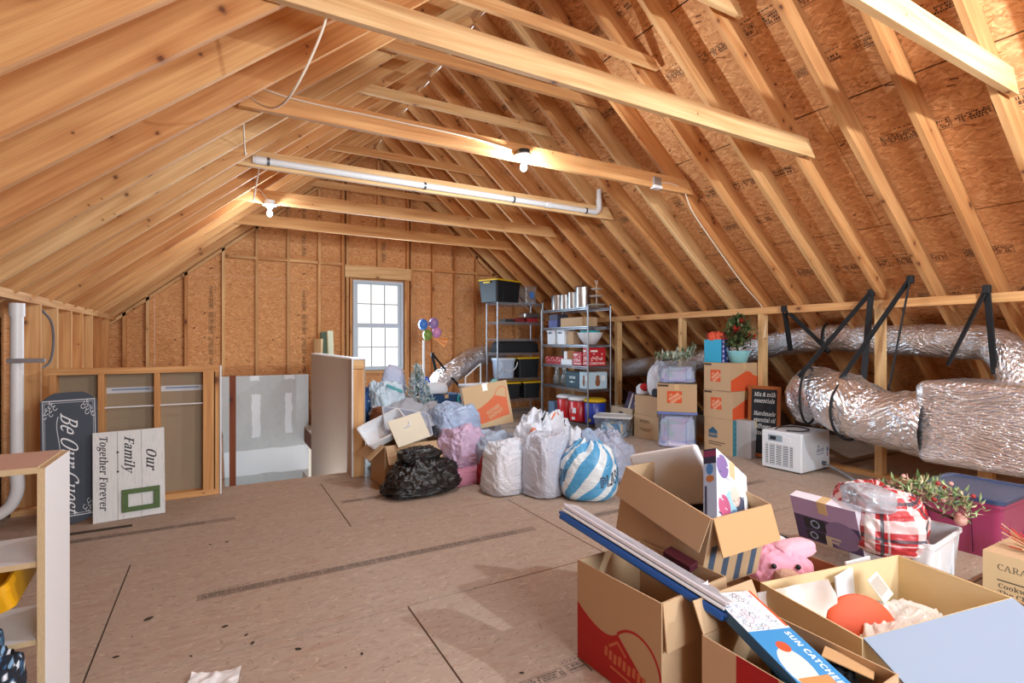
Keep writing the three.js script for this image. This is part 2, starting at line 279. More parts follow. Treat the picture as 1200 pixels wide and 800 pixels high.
// ───────── builders for loose things ─────────
const P = (x, y, d) => new THREE.Vector3(x, y, -d);
function bar(parent, name, p, q, w, t, mat) { const L = p.distanceTo(q), m = mesh(name, bx(w, +L.toFixed(3), t), mat, parent); m.position.copy(p).add(q).multiplyScalar(0.5); m.quaternion.setFromUnitVectors(new THREE.Vector3(0, 1, 0), q.clone().sub(p).normalize()); return m; }
function rod(parent, name, p, q, r, mat, n = 10) { const L = p.distanceTo(q), m = mesh(name, cyl(r, r, +L.toFixed(3), n), mat, parent); m.position.copy(p).add(q).multiplyScalar(0.5); m.quaternion.setFromUnitVectors(new THREE.Vector3(0, 1, 0), q.clone().sub(p).normalize()); return m; }
const tubeGeo = (pts, r, n = 40, m = 8) => new THREE.TubeGeometry(new THREE.CatmullRomCurve3(pts), n, r, m);
// loft of rounded rectangles: rings [y, w, d, r]; caps at both ends
function loft(rings, seg = 5) {
  const pos = [], uv = [], idx = [], N = 4 * (seg + 1);
  rings.forEach(([y, w, d, r], k) => {
    r = Math.min(r, w / 2 - 1e-4, d / 2 - 1e-4);
    [[1, 1, 0], [-1, 1, 1], [-1, -1, 2], [1, -1, 3]].forEach(([sx, sz, q], ci) => { for (let i = 0; i <= seg; i++) { const a = (q + i / seg) * Math.PI / 2; pos.push(sx * (w / 2 - r) + Math.cos(a) * r, y, sz * (d / 2 - r) + Math.sin(a) * r); uv.push((ci * (seg + 1) + i) / N, k / (rings.length - 1)); } });
  });
  for (let k = 0; k < rings.length - 1; k++) for (let i = 0; i < N; i++) { const a = k * N + i, b = k * N + (i + 1) % N, c = a + N, e = b + N; idx.push(a, c, b, b, c, e); }
  const cap = (k, up) => { const c = pos.length / 3; pos.push(0, rings[k][0], 0); uv.push(0.5, 0.5); for (let i = 0; i < N; i++) { const a = k * N + i, b = k * N + (i + 1) % N; up ? idx.push(c, b, a) : idx.push(c, a, b); } };
  cap(0, false); cap(rings.length - 1, true);
  let g = new THREE.BufferGeometry(); g.setAttribute('position', new THREE.Float32BufferAttribute(pos, 3)); g.setAttribute('uv', new THREE.Float32BufferAttribute(uv, 2)); g.setIndex(idx);
  return creased(g, 0.7);
}
function creased(g, ang) { g = g.index ? g.toNonIndexed() : g; const p = g.attributes.position, n = p.count, fn = [], map = new Map(), key = (i) => `${p.getX(i).toFixed(5)},${p.getY(i).toFixed(5)},${p.getZ(i).toFixed(5)}`; const A = new THREE.Vector3(), B = new THREE.Vector3(), C = new THREE.Vector3();
  for (let i = 0; i < n; i += 3) { A.fromBufferAttribute(p, i); B.fromBufferAttribute(p, i + 1); C.fromBufferAttribute(p, i + 2); const f = B.clone().sub(A).cross(C.clone().sub(A)); fn.push(f); for (let j = 0; j < 3; j++) { const k = key(i + j); if (!map.has(k)) map.set(k, []); map.get(k).push(f); } }
  const nor = new Float32Array(n * 3), cs = Math.cos(ang), s = new THREE.Vector3();
  for (let i = 0; i < n; i++) { const f = fn[Math.floor(i / 3)], fl = f.length() || 1; s.set(0, 0, 0); for (const h of map.get(key(i))) if (h.dot(f) >= cs * fl * (h.length() || 1)) s.add(h); s.normalize(); nor[i * 3] = s.x; nor[i * 3 + 1] = s.y; nor[i * 3 + 2] = s.z; }
  g.setAttribute('normal', new THREE.BufferAttribute(nor, 3)); return g; }
const bucket = (w0, d0, w1, d1, h, r, t = 0.004) => loft([[0, w0, d0, r], [h - 0.02, w1 - 0.004, d1 - 0.004, r], [h - 0.02, w1 + 0.012, d1 + 0.012, r], [h, w1 + 0.012, d1 + 0.012, r], [h, w1 - 2 * t, d1 - 2 * t, r], [t, w0 - 2 * t, d0 - 2 * t, r]]);
const lidGeo = (w, d, r) => loft([[0, w, d, r], [0.022, w, d, r], [0.026, w - 0.02, d - 0.02, r], [0.026, w - 0.06, d - 0.06, r], [0.016, w - 0.075, d - 0.075, r]]);
// crumpled, sagging sack standing on y = 0; neck > 0 gathers the top
function sackGeo({ rx, ry, rz, seed: sd = 0, amp = 0.07, f = 3.2, sq = 0.7, neck = 0, fold = 0.5, cone = 0, tuck = 0.5, n = 72 }) {
  const g = new THREE.SphereGeometry(1, n, Math.round(n * 0.7)), p = g.attributes.position, v = new THREE.Vector3();
  const pw = (a) => Math.sign(a) * Math.abs(a) ** sq;
  for (let i = 0; i < p.count; i++) {
    v.fromBufferAttribute(p, i);
    const q = v.clone();
    let rid = 0, a = 1, fr = f; for (let o = 0; o < 4; o++) { rid += a * (1 - Math.abs(noise3(q.x * fr + sd, q.y * fr * (1 - fold * 0.5) + sd * 1.3, q.z * fr - sd))); a *= 0.52; fr *= 2.05; }
    const lump = noise3(q.x * 1.3 + sd * 2, q.y * 1.3, q.z * 1.3 + sd);
    let k = 1 + amp * (rid - 1.25) + amp * 1.1 * lump;
    let y = (pw(v.y) * 0.5 + 0.5), wide = (1 + 0.12 * (1 - y)) * (1 - cone * y) - (neck ? neck * Math.max(0, (y - 0.62) / 0.38) ** 1.4 : 0);
    const ang = Math.atan2(v.z, v.x); if (neck && y > 0.6) k += 0.05 * Math.sin(ang * 9 + sd) * (y - 0.6) * 2;
    const hr = Math.hypot(v.x, v.z); if (v.y < 0 && hr > 1e-4) wide *= (1 / Math.max(0.3, hr)) ** tuck;
    p.setXYZ(i, pw(v.x) * rx * k * wide, Math.max(0, y * ry * (1 + (k - 1) * (y > 0.1 ? 1 : 0))), pw(v.z) * rz * k * wide);
  }
  g.computeVertexNormals(); return g;
}
const card = canvas(256, 256, (x, w, h) => { x.fillStyle = rgb(194, 162, 126); x.fillRect(0, 0, w, h); for (let i = 0; i < 2600; i++) { x.fillStyle = rnd() < 0.5 ? rgb(204, 172, 136) : rgb(182, 150, 116); x.globalAlpha = 0.25; x.fillRect(rnd() * w, rnd() * h, rr(1, 10), 1); } x.globalAlpha = 1; });
const cardboard = std(0xffffff, 0.85, { map: card }), cardLight = std(0xfff2dc, 0.85, { map: card }), cardDark = std(0xd8b494, 0.85, { map: card }), tape = phys(0xd9b98c, 0.25, { clearcoat: 0.6 }), kraft = std(0xe9d9c0, 0.8);
const printed = (w, h, draw, rough = 0.8) => std(0xffffff, rough, { map: canvas(w, h, (x) => { x.fillStyle = rgb(194, 162, 126); x.fillRect(0, 0, w, h); draw(x, w, h); }) });
// faces order of a box: +x -x +y -y +z -z
function closedCarton(name, label, [w, h, d], pos, turn, faces = {}, group, base = cardboard) {
  const o = thing(name, label, 'box', pos, turn, group), m = [0, 1, 2, 3, 4, 5].map((i) => faces[i] || base);
  const g = bx(w, h, d), b = at(mesh('body', g, m, o), 0, h / 2, 0);
  at(mesh('tape', bx(0.05, 0.0016, d + 0.002), tape, b), 0, h / 2 + 0.0004, 0);
  for (const s of [-1, 1]) at(mesh('tape', bx(0.05, Math.min(0.07, h / 3), 0.0016), tape, b), 0, h / 2 - Math.min(0.07, h / 3) / 2, s * (d / 2 + 0.0006));
  return o;
}
// open carton: four sides, bottom, flaps hinged at the rim; f = angles outward from upright [+x, -x, +z, -z], null for none
function openCarton(name, label, [w, h, d], pos, rot, f, { side = cardboard, flap = cardboard, faces = {}, flapFaces = {}, depth = 0.2 } = {}, group) {
  const o = thing(name, label, 'box', pos, 0, group), t = 0.005; o.rotation.set(rot[1] || 0, rot[0], rot[2] || 0, 'YXZ');
  at(mesh('bottom', bx(w, t, d), side, o), 0, t / 2, 0);
  [[1, 0], [-1, 0], [0, 1], [0, -1]].forEach(([sx, sz], i) => {
    const along = sx ? d : w - 2 * t, geo = sx ? bx(t, h, d) : bx(+(w - 2 * t).toFixed(4), h, t), out = sx ? (sx > 0 ? 0 : 1) : (sz > 0 ? 4 : 5);
    const mats = faces[out] ? [0, 1, 2, 3, 4, 5].map((k) => (k === out ? faces[out] : side)) : side;
    at(mesh('side_panel', geo, mats, o), sx * (w - t) / 2, h / 2, sz * (d - t) / 2);
    if (f[i] == null) return;
    const hinge = new THREE.Group(); hinge.name = 'flap_hinge';
    const L = depth, fl = mesh('flap', sx ? bx(t, L, +(d - 0.01).toFixed(4)) : bx(+(w - 0.01).toFixed(4), L, t), flapFaces[out] || flap, o);
    const a = f[i] * Math.PI / 180; fl.position.set(sx * (w / 2 + Math.sin(a) * L / 2), h + Math.cos(a) * L / 2, sz * (d / 2 + Math.sin(a) * L / 2));
    fl.rotation.set(sz ? sz * a : 0, 0, sx ? -sx * a : 0);
  });
  return o;
}
function tote(name, label, [w, h, d], pos, turn, body, lid, { r = 0.03, taper = 0.86, handles = true, latch } = {}, group) {
  const o = thing(name, label, 'storage tote', pos, turn, group);
  const b = mesh('body', bucket(w * taper, d * taper, w - 0.02, d - 0.02, h - (lid ? 0.02 : 0), r), body, o);
  if (lid) at(mesh('lid', lidGeo(w, d, r), lid, o), 0, h - 0.022, 0);
  if (handles) for (const s of [-1, 1]) at(mesh('handle', rbx(0.022, 0.026, d * 0.34, 0.006), lid && !body.transmission ? lid : body, b), s * (w / 2 + 0.006), h - 0.05, 0);
  for (const s of [-1, 1]) at(mesh('rib', rbx(0.012, h * 0.7, 0.012, 0.004), body, b), s * w * 0.22, h * 0.42, d / 2 * (taper + 0.05));
  return o;
}
const foilBump = dataTex(512, 512, (u, v) => { let a = 0, k = 1, f = 7; for (let o = 0; o < 4; o++) { a += k * (1 - Math.abs(tile(u, v, f, f, o * 7 + 2))); k *= 0.55; f *= 2; } const c = a / 1.9 * 200; return [c, c, c]; }, false);
const crumple = foilBump.clone(); crumple.repeat.set(2, 1.5); crumple.needsUpdate = true; foilBump.repeat.set(1.3, 0.9);
const film = { clearcoat: 0.3, clearcoatRoughness: 0.3, bumpMap: crumple, bumpScale: 0.006 };
const shiny = (c, extra = {}) => phys(c, 0.32, { clearcoat: 0.25, clearcoatRoughness: 0.35, ...extra });
const clearPlastic = phys(0xf2f6fb, 0.04, { transmission: 0.95, thickness: 0, ior: 1.45 });
const plasticWhite = std(0xe8ebf0, 0.4), bagMat = phys(0xe4e9f4, 0.34, film), bagGrey = phys(0xb4bed2, 0.36, film), bagBlue = phys(0xa9bede, 0.34, film);
const trash = phys(0x0b0c0f, 0.3, { clearcoat: 0.4, clearcoatRoughness: 0.25, bumpMap: crumple, bumpScale: 0.007 });
function sack(name, label, pos, turn, prm, mat, group, cat = 'bag') { const o = thing(name, label, cat, pos, turn, group); mesh('sack', sackGeo(prm), mat, o); return o; }
function foliage(n, fn, size, narrow = 0.35) {          // many small leaf blades in one mesh
  const gs = [];
  for (let i = 0; i < n; i++) {
    const [x, y, z] = fn(i), L = size * rr(0.6, 1.3), W = L * narrow, g = new THREE.BufferGeometry();
    g.setAttribute('position', new THREE.Float32BufferAttribute([0, 0, 0, W / 2, 0, L * 0.45, 0, L * 0.08, L, 0, 0, 0, 0, L * 0.08, L, -W / 2, 0, L * 0.45], 3)); g.computeVertexNormals();
    g.applyMatrix4(new THREE.Matrix4().makeRotationFromEuler(new THREE.Euler(rr(-1.3, 0.6), rr(0, 6.28), 0, 'YXZ'))); g.translate(x, y, z); gs.push(g);
  }
  return mergeGeometries(gs);
}
const leafMat = (c) => std(c, 0.7, { side: THREE.DoubleSide });
// foil: crumpled tube along a path
const foil = std(0xf3f4f7, 0.24, { metalness: 0.9, bumpMap: foilBump, bumpScale: 0.022 });
function ductGeo(pts, rad, n = 90, m = 36, sd = 0, amp = 0.05) {
  const c = new THREE.CatmullRomCurve3(pts), fr = c.computeFrenetFrames(n), pos = [], uv = [], idx = [];
  for (let i = 0; i <= n; i++) { const t = i / n, p = c.getPointAt(t), R = typeof rad === 'function' ? rad(t) : rad; for (let j = 0; j <= m; j++) { const a = j / m * Math.PI * 2, ca = Math.cos(a), sa = Math.sin(a), r = R * (1 + amp * noise3(ca * 1.6 + sd, sa * 1.6, t * 11) + amp * 0.5 * noise3(ca * 4, sa * 4 + sd, t * 30) - amp * 0.5 * Math.abs(noise3(ca * 2.5 + sd, sa * 2.5, t * 20))), q = p.clone().addScaledVector(fr.normals[i], ca * r).addScaledVector(fr.binormals[i], sa * r); pos.push(q.x, q.y, q.z); uv.push(t * c.getLength() / 0.8, j / m); } }
  for (let i = 0; i < n; i++) for (let j = 0; j < m; j++) { const a = i * (m + 1) + j, b = a + m + 1; idx.push(a, b, a + 1, a + 1, b, b + 1); }
  const g = new THREE.BufferGeometry(); g.setAttribute('position', new THREE.Float32BufferAttribute(pos, 3)); g.setAttribute('uv', new THREE.Float32BufferAttribute(uv, 2)); g.setIndex(idx); g.computeVertexNormals(); return g;
}
// ───────── fittings under the roof ─────────
const glow = new THREE.MeshStandardMaterial({ color: 0xffffff, emissive: 0xffffff, emissiveIntensity: 4 });
const bulbGeo = new THREE.LatheGeometry([[0.001, -0.062], [0.016, -0.058], [0.027, -0.043], [0.03, -0.028], [0.026, -0.012], [0.015, 0.006], [0.013, 0.022], [0.001, 0.024]].map(([x, y]) => new THREE.Vector2(x, y)), 20);
function keyless(label, pos, boxMat, power) {
  const o = thing('ceiling_lamp', label, 'lamp', pos);
  at(mesh('junction_box', cyl(0.05, 0.05, 0.045, 16), boxMat, o), 0, 0.075, 0);
  at(mesh('lampholder', new THREE.LatheGeometry([[0.001, 0.06], [0.07, 0.06], [0.071, 0.045], [0.034, 0.03], [0.022, 0.012], [0.001, 0.012]].map(([x, y]) => new THREE.Vector2(x, y)), 24), white, o), 0, 0, 0);
  at(mesh('bulb', bulbGeo, glow, o), 0, -0.012, 0);
  const l = new THREE.PointLight(new THREE.Color().setRGB(0.84, 0.94, 1), power, 0, 2); l.position.set(0, -0.036, 0); l.castShadow = true; l.shadow.radius = 1.5; o.add(l);
  return o;
}
keyless('lit bare bulb in black junction box on collar tie with cable', [2.13, 2.7, -3.59], black, 4.4);
keyless('lit bare bulb in white round lampholder near the sloping rafters above the stair', [0.46, 2.65, -6.03], white, 1.3);
keyless('lit bare bulb on the collar tie overhead behind the near boxes', [3.2, 2.65, 0.02], white, 14);
// plastic drain pipe strapped to the third tie
const drain = thing('drain_pipe', 'long white plastic pipe strapped under a collar tie with upturned elbow', 'pipe', [0, 0, 0]);
rod(drain, 'pipe', P(0.24, 2.785, 4.85), P(3.8, 2.785, 4.85), 0.03, pvc, 20);
mesh('elbow', tubeGeo([P(3.78, 2.785, 4.85), P(3.87, 2.79, 4.85), P(3.91, 2.83, 4.85), P(3.915, 2.94, 4.85)], 0.034, 24, 14), pvc, drain);
rod(drain, 'riser', P(3.915, 2.92, 4.85), P(3.915, 3.06, 4.85), 0.03, pvc, 18);
for (const x of [3.2, 0.3]) rod(drain, 'coupling', P(x - 0.04, 2.785, 4.85), P(x + 0.04, 2.785, 4.85), 0.035, pvc, 20);
for (const x of [0.36, 1.75, 2.75, 3.72]) rod(drain, 'strap', P(x - 0.01, 2.785, 4.85), P(x + 0.01, 2.785, 4.85), 0.0345, std(0x70757c, 0.4, { metalness: 0.8 }), 16);
const jb = thing('junction_box', 'small square metal junction box on the lamp collar tie', 'electrical box', [3.645, 2.78, -3.655]); mesh('box', rbx(0.1, 0.1, 0.05, 0.006), std(0xb9bdc2, 0.35, { metalness: 0.8 }), jb); at(mesh('cover', rbx(0.104, 0.03, 0.06, 0.004), white, jb), 0, -0.045, 0.004);
const cableMat = std(0xe6d8c4, 0.5);
tag(mesh('cable', tubeGeo([P(0.44, 2.86, 2.45), P(0.42, 2.72, 2.5), P(0.3, 2.45, 2.7), P(0.2, 2.62, 3.3), P(0.1, 2.86, 3.6), P(0.4, 2.84, 3.64), P(1.1, 2.835, 3.641), P(1.7, 2.83, 3.641), P(2.05, 2.8, 3.64)], 0.006, 90), cableMat), 'pale cable looping from the near tie along the tie to the black lamp box', 'cable');
tag(mesh('cable', tubeGeo([P(3.69, 2.79, 3.65), P(3.85, 2.8, 3.65), P(4.02, 2.76, 3.66), P(4.15, 2.6, 3.68), P(4.5, 2.3, 3.7), P(5.0, 1.89, 3.715), P(5.33, 1.64, 3.71), P(5.36, 1.5, 3.69), P(5.32, 1.3, 3.68)], 0.006, 80), cableMat), 'pale cable running from the square metal box down the rafter', 'cable');
tag(mesh('cable', tubeGeo([P(0.13, 2.73, 3.75), P(0.16, 2.62, 4.2), P(0.22, 2.84, 4.8), P(0.3, 2.86, 5.0), P(0.28, 2.6, 5.5), P(0.36, 2.84, 6.0), P(0.44, 2.76, 6.05)], 0.006, 70), cableMat), 'pale cable sagging below the left rafters toward the stair bulb', 'cable');
// vent pipe and cable at the left knee wall
const vent = thing('vent_pipe', 'white upright plastic vent pipe with bend at knee wall', 'pipe', [-1.2, 0, -4.72]);
rod(vent, 'pipe', P(0, 0.3, 0), P(0, 1.47, 0), 0.036, pvc, 22); at(mesh('coupling', cyl(0.043, 0.043, 0.09, 22), pvc, vent), 0, 1.475, 0); at(mesh('coupling', cyl(0.043, 0.043, 0.1, 22), pvc, vent), 0, 0.42, 0);
mesh('bend', tubeGeo([P(0, 0.36, 0), P(0, 0.24, 0), P(-0.05, 0.13, 0), P(-0.2, 0.06, -0.02), P(-0.42, 0.056, -0.03)], 0.038, 30, 18), pvc, vent);
at(mesh('hanger_strap', rbx(0.2, 0.03, 0.012, 0.003), std(0xa9adb4, 0.4, { metalness: 0.8 }), vent), 0.06, 1.13, 0.05);
tag(mesh('cable', tubeGeo([P(-1.2, 1.5, 5.3), P(-1.16, 1.42, 5.35), P(-1.155, 1.25, 5.4), P(-1.16, 1.1, 5.32), P(-1.19, 1.05, 5.2)], 0.009, 40), std(0x6d6e75, 0.6)), 'grey cable drooping between the knee wall studs', 'cable');
// ducts behind the right knee wall
const duct = thing('flex_duct', 'slim silver insulated duct running behind the knee wall posts', 'duct', [0, 0, 0]);
mesh('tube', ductGeo([P(5.95, 0.76, 7.9), P(5.9, 0.78, 7.0), P(5.88, 0.88, 6.0), P(5.85, 1.06, 4.6), P(5.8, 1.23, 3.85), P(5.75, 1.3, 3.25), P(5.68, 1.28, 2.65), P(5.6, 1.26, 2.1), P(5.52, 1.22, 1.75), P(5.42, 1.02, 1.58), P(5.3, 0.8, 1.5)], 0.145, 140, 28, 3, 0.05), foil, duct);
const big = thing('supply_duct', 'fat wrinkled silver duct slung on black straps into plenum', 'duct', [0, 0, 0]);
mesh('tube', ductGeo([P(5.42, 0.6, 3.2), P(5.3, 0.72, 3.08), P(5.08, 0.77, 2.9), P(4.94, 0.71, 2.65), P(4.9, 0.62, 2.35), P(4.92, 0.6, 1.95)], (t) => 0.255 + 0.02 * Math.sin(t * 14), 110, 40, 8, 0.045), foil, big);
const plenum = thing('duct_plenum', 'large foil wrapped plenum box with puckered faces', 'duct', [5.13, 0.31, -1.46], 0.03);
{ const g = new RoundedBoxGeometry(0.78, 0.63, 1.06, 10, 0.06), p = g.attributes.position, n = g.attributes.normal; for (let i = 0; i < p.count; i++) { const x = p.getX(i), y = p.getY(i), z = p.getZ(i), b = 0.035 * (1 - (y / 0.33) ** 2) * (1 - (z / 0.56) ** 2) + 0.012 * noise3(x * 5, y * 5, z * 5) + 0.005 * noise3(x * 14, y * 14, z * 14); p.setXYZ(i, x + n.getX(i) * b, y + n.getY(i) * b * 0.6, z + n.getZ(i) * b); } g.computeVertexNormals(); at(mesh('wrap', g, foil, plenum), 0, 0.33, 0); }
for (const [x, y] of [[0.28, 0]]) for (const z of [-0.3, 0.4]) at(mesh('support_block', woodBox(0.09, 0.31, 0.09, 1), lumber[1], plenum), x, -0.155, z);
const strapMat = std(0x17181c, 0.75);
// nylon slings: from rafters round the ducts
function sling(label, a, b, c, hook) { const o = thing('duct_strap', label, 'strap', [0, 0, 0]); bar(o, 'webbing', a, b, 0.012, 0.05, strapMat); bar(o, 'webbing', a, c, 0.012, 0.05, strapMat); at(mesh('staple_loop', rbx(0.05, 0.07, 0.05, 0.01), strapMat, o), a.x, a.y - 0.01, a.z); return o; }
sling('black webbing strap hung highest over the fat duct', P(5.16, 1.8, 2.2), P(4.8, 0.86, 2.62), P(5.02, 0.85, 2.3));
sling('black webbing strap around fat duct beside the post', P(5.25, 1.72, 2.55), P(4.86, 0.92, 3.0), P(5.05, 0.86, 2.52));
sling('black webbing strap holding slim duct near the plenum', P(5.25, 1.68, 1.72), P(5.38, 1.06, 2.02), P(5.34, 1.0, 1.7));
sling('black webbing strap holding slim duct by the stacked cartons', P(5.28, 1.62, 3.42), P(5.6, 1.16, 3.55), P(5.55, 1.16, 3.1));
const loopG = (x, y, d, r, tilt) => at(mesh('duct_band', new THREE.TorusGeometry(r, 0.012, 8, 40), strapMat), x, y, -d, tilt);
tag(loopG(5.0, 0.735, 2.98, 0.272, 0.25), 'black band wrapped round the fat duct near its bend', 'strap'); tag(loopG(4.905, 0.655, 2.55, 0.272, -0.1), 'black band wrapped round the fat duct mid length', 'strap'); tag(loopG(5.74, 1.295, 3.22, 0.15, 0.15), 'black band wrapped round the slim duct', 'strap');
{ const o = thing('stair_lamp', 'lamp on the stairwell wall below floor level', 'lamp', [0.55, -1.0, -5.2]); at(mesh('back_plate', cyl(0.05, 0.05, 0.02, 16), white, o), 0, 0, 0.045, 0, Math.PI / 2); at(mesh('globe', new THREE.SphereGeometry(0.06, 20, 14), new THREE.MeshStandardMaterial({ color: 0xffffff, emissive: 0xffffff, emissiveIntensity: 3 }), o), 0, 0, -0.02); const l = new THREE.PointLight(new THREE.Color().setRGB(0.85, 0.94, 1), 4, 0, 2); l.position.set(0, 0, -0.02); l.castShadow = true; l.shadow.radius = 3; o.add(l); }
// ───────── low stair walls ─────────
const guardL = setting('wall_stair', 'low framed stair wall with exposed studs', 'wall');
const ok = lumber[1], paperBack = std(0x9c8b74, 0.9), D1 = 4.98;
at(mesh('top_plate', woodBox(1.1, 0.045, 0.1, 1), ok, guardL), -0.55, 1.035, -D1); at(mesh('bottom_plate', woodBox(1.1, 0.045, 0.09, 2), ok, guardL), -0.55, 0.022, -D1);
for (const x of [-1.06, -0.78, -0.43, -0.075]) at(mesh('stud', woodBox(x > -0.1 ? 0.085 : 0.038, 0.97, 0.089, 3), ok, guardL), x, 0.53, -D1);
at(mesh('end_stud', woodBox(0.038, 0.97, 0.089, 5), ok, guardL), -0.022, 0.53, -D1);
at(mesh('drywall_back', bx(1.1, 1.04, 0.012), paperBack, guardL), -0.55, 0.53, -D1 - 0.052);
at(mesh('corner_bead', bx(0.012, 1.06, 0.12), white, guardL), 0.008, 0.53, -D1 - 0.005);
for (const [x0, x1] of [[-0.76, -0.45], [-0.41, -0.12]]) { at(mesh('paper_strip', bx(x1 - x0, 0.045, 0.003), std(0xc9ccd2, 0.7), guardL), (x0 + x1) / 2, 0.88, -D1 - 0.044); at(mesh('paper_stripe', bx((x1 - x0) * 0.8, 0.012, 0.004), std(0x7c8fae, 0.7), guardL), (x0 + x1) / 2, 0.885, -D1 - 0.043); }
tag(rod(null, 'electrical_cable', P(-0.93, 0.755, D1 - 0.02), P(-0.06, 0.755, D1 - 0.02), 0.006, white), 'white cable running level through the low stair wall studs', 'cable');
at(mesh('door_jamb', woodBox(0.05, 0.98, 0.05, 2), std(0x8f5a3c, 0.7, { map: lumberTexs[0] }), guardL), 0.1, 0.47, -D1 - 0.22);
const guardR = setting('wall_stair_half', 'half height drywall stair wall with timber end', 'wall');
const board = std(0xb7a596, 0.9);
at(mesh('drywall_face', bx(0.013, 1.78, 2.45), board, guardR), 1.075, 0.2, -6.15); at(mesh('drywall_face', bx(0.013, 1.08, 2.45), board, guardR), 1.185, 0.55, -6.15);
at(mesh('cap', bx(0.125, 0.014, 2.46), white, guardR), 1.13, 1.096, -6.15); at(mesh('corner_bead', bx(0.014, 1.09, 0.012), white, guardR), 1.074, 0.55, -4.925);
at(mesh('end_post', woodBox(0.095, 1.0, 0.04, 3), lumber[0], guardR), 1.13, 0.5, -4.945); at(mesh('end_block', woodBox(0.095, 0.08, 0.04, 5), lumber[2], guardR), 1.13, 1.045, -4.945);
// ───────── signs and things at the left ─────────
const slate = std(0x49515c, 0.85);
const guestTex = canvas(512, 1024, (x, w, h) => {
  x.fillStyle = rgb(74, 82, 94); x.fillRect(0, 0, w, h);
  for (let i = 0; i < 700; i++) { x.fillStyle = rnd() < 0.5 ? rgb(86, 94, 106) : rgb(64, 72, 84); x.globalAlpha = 0.3; x.fillRect(rnd() * w, rnd() * h, rr(4, 60), rr(1, 5)); }
  x.globalAlpha = 1; x.strokeStyle = '#e4e9ee'; x.lineWidth = 7; x.strokeRect(20, 60, w - 40, h - 120); x.lineWidth = 3; x.strokeRect(36, 76, w - 72, h - 152);
  for (const [cx, cy, sx, sy] of [[36, 76, 1, 1], [w - 36, 76, -1, 1], [36, h - 76, 1, -1], [w - 36, h - 76, -1, -1]]) for (let k = 0; k < 9; k++) { const a = k / 8 * Math.PI / 2, r = 50 + (k % 3) * 26; x.beginPath(); x.lineWidth = 5; x.arc(cx + sx * Math.cos(a) * r, cy + sy * Math.sin(a) * r, 9 + (k % 3) * 4, 0, 5); x.stroke(); }
  x.fillStyle = '#f1f4f7'; x.save(); x.translate(176, 150); x.rotate(Math.PI / 2); x.transform(1, 0, -0.32, 1, 0, 0); x.font = 'italic 215px serif'; x.fillText('Be Our Guest', 0, 0, 760); x.lineWidth = 6; x.beginPath(); x.moveTo(40, 20); x.bezierCurveTo(160, 70, 260, -30, 420, 30); x.stroke(); x.restore();
});
const guest = thing('chalkboard_sign', 'grey chalkboard sign with white script Be Our Guest leaning on stair wall', 'sign', [-0.89, 0.005, -4.62]); guest.rotation.set(-0.07, 0.12, 0.03);
{ const s = new THREE.Shape(), w = 0.15, h = 0.9; s.moveTo(-w, 0.06); s.quadraticCurveTo(-w * 0.5, 0.0, 0, 0); s.quadraticCurveTo(w * 0.5, 0.0, w, 0.06); s.lineTo(w, h - 0.06); s.quadraticCurveTo(w * 0.7, h - 0.01, w * 0.45, h); s.lineTo(-w * 0.45, h); s.quadraticCurveTo(-w * 0.7, h - 0.01, -w, h - 0.06); s.closePath();
  const g = new THREE.ExtrudeGeometry(s, { depth: 0.018, bevelEnabled: true, bevelSize: 0.002, bevelThickness: 0.002, bevelSegments: 1 }), p = g.attributes.position, uv = g.attributes.uv; for (let i = 0; i < p.count; i++) uv.setXY(i, (p.getX(i) + w) / (2 * w), p.getY(i) / h); mesh('board', g, std(0xffffff, 0.85, { map: guestTex }), guest); }
const famTex = canvas(640, 1024, (x, w, h) => {      // drawn as it lies: planks upright, words turned a quarter
  x.fillStyle = rgb(226, 228, 228); x.fillRect(0, 0, w, h);
  for (let i = 0; i < 900; i++) { x.fillStyle = rnd() < 0.4 ? rgb(186, 188, 190) : rgb(240, 240, 240); x.globalAlpha = 0.35; x.fillRect(rnd() * w, rnd() * h, rr(1, 6), rr(10, 110)); }
  x.globalAlpha = 1; x.fillStyle = '#35383d';
  const put = (t, px, py, size, max, f = 'italic bold') => { x.save(); x.translate(px, py); x.rotate(Math.PI / 2); x.transform(1, 0, -0.25, 1, 0, 0); x.font = `${f} ${size}px serif`; x.fillText(t, 0, 0, max); x.restore(); };
  put('Our', 470, 220, 130, 260); put('Family', 275, 60, 120, 500); put('Together Forever', 60, 40, 96, 940, 'bold');
  x.strokeStyle = '#35383d'; x.lineWidth = 5; x.beginPath(); x.moveTo(215, 240); x.lineTo(215, 470); x.stroke(); x.fillRect(205, 235, 20, 20); x.fillRect(205, 460, 20, 20);
});
const famMat = std(0xffffff, 0.75, { map: famTex });
const family = thing('plank_sign', 'whitewashed plank sign reading Our Family Together Forever with green frame', 'sign', [-0.555, 0.003, -4.56]); family.rotation.set(-0.10, 0.05, 0.02);
for (let i = 0; i < 3; i++) { const g = new THREE.BoxGeometry(0.137, 0.62, 0.022), p = g.attributes.position, uv = g.attributes.uv, cx = -0.139 + i * 0.139; for (let j = 0; j < p.count; j++) uv.setXY(j, (p.getX(j) + cx + 0.209) / 0.418, (p.getY(j) + 0.31) / 0.62); at(mesh('plank', g, famMat, family), cx, 0.31, 0); }
const greenF = std(0x566f42, 0.7); for (const s of [-1, 1]) { at(mesh('green_frame', rbx(0.225, 0.034, 0.014, 0.003), greenF, family), 0.065, 0.125 + s * 0.062, 0.018); at(mesh('green_frame', rbx(0.038, 0.09, 0.014, 0.003), greenF, family), 0.065 + s * 0.0935, 0.125, 0.018); }
tag(at(mesh('wood_lath', rbx(0.36, 0.01, 0.022, 0.002), std(0x3b3026, 0.8)), -0.7, 0.005, -4.36, 0.02), 'thin dark lath lying on floor before plank sign', 'wood strip');
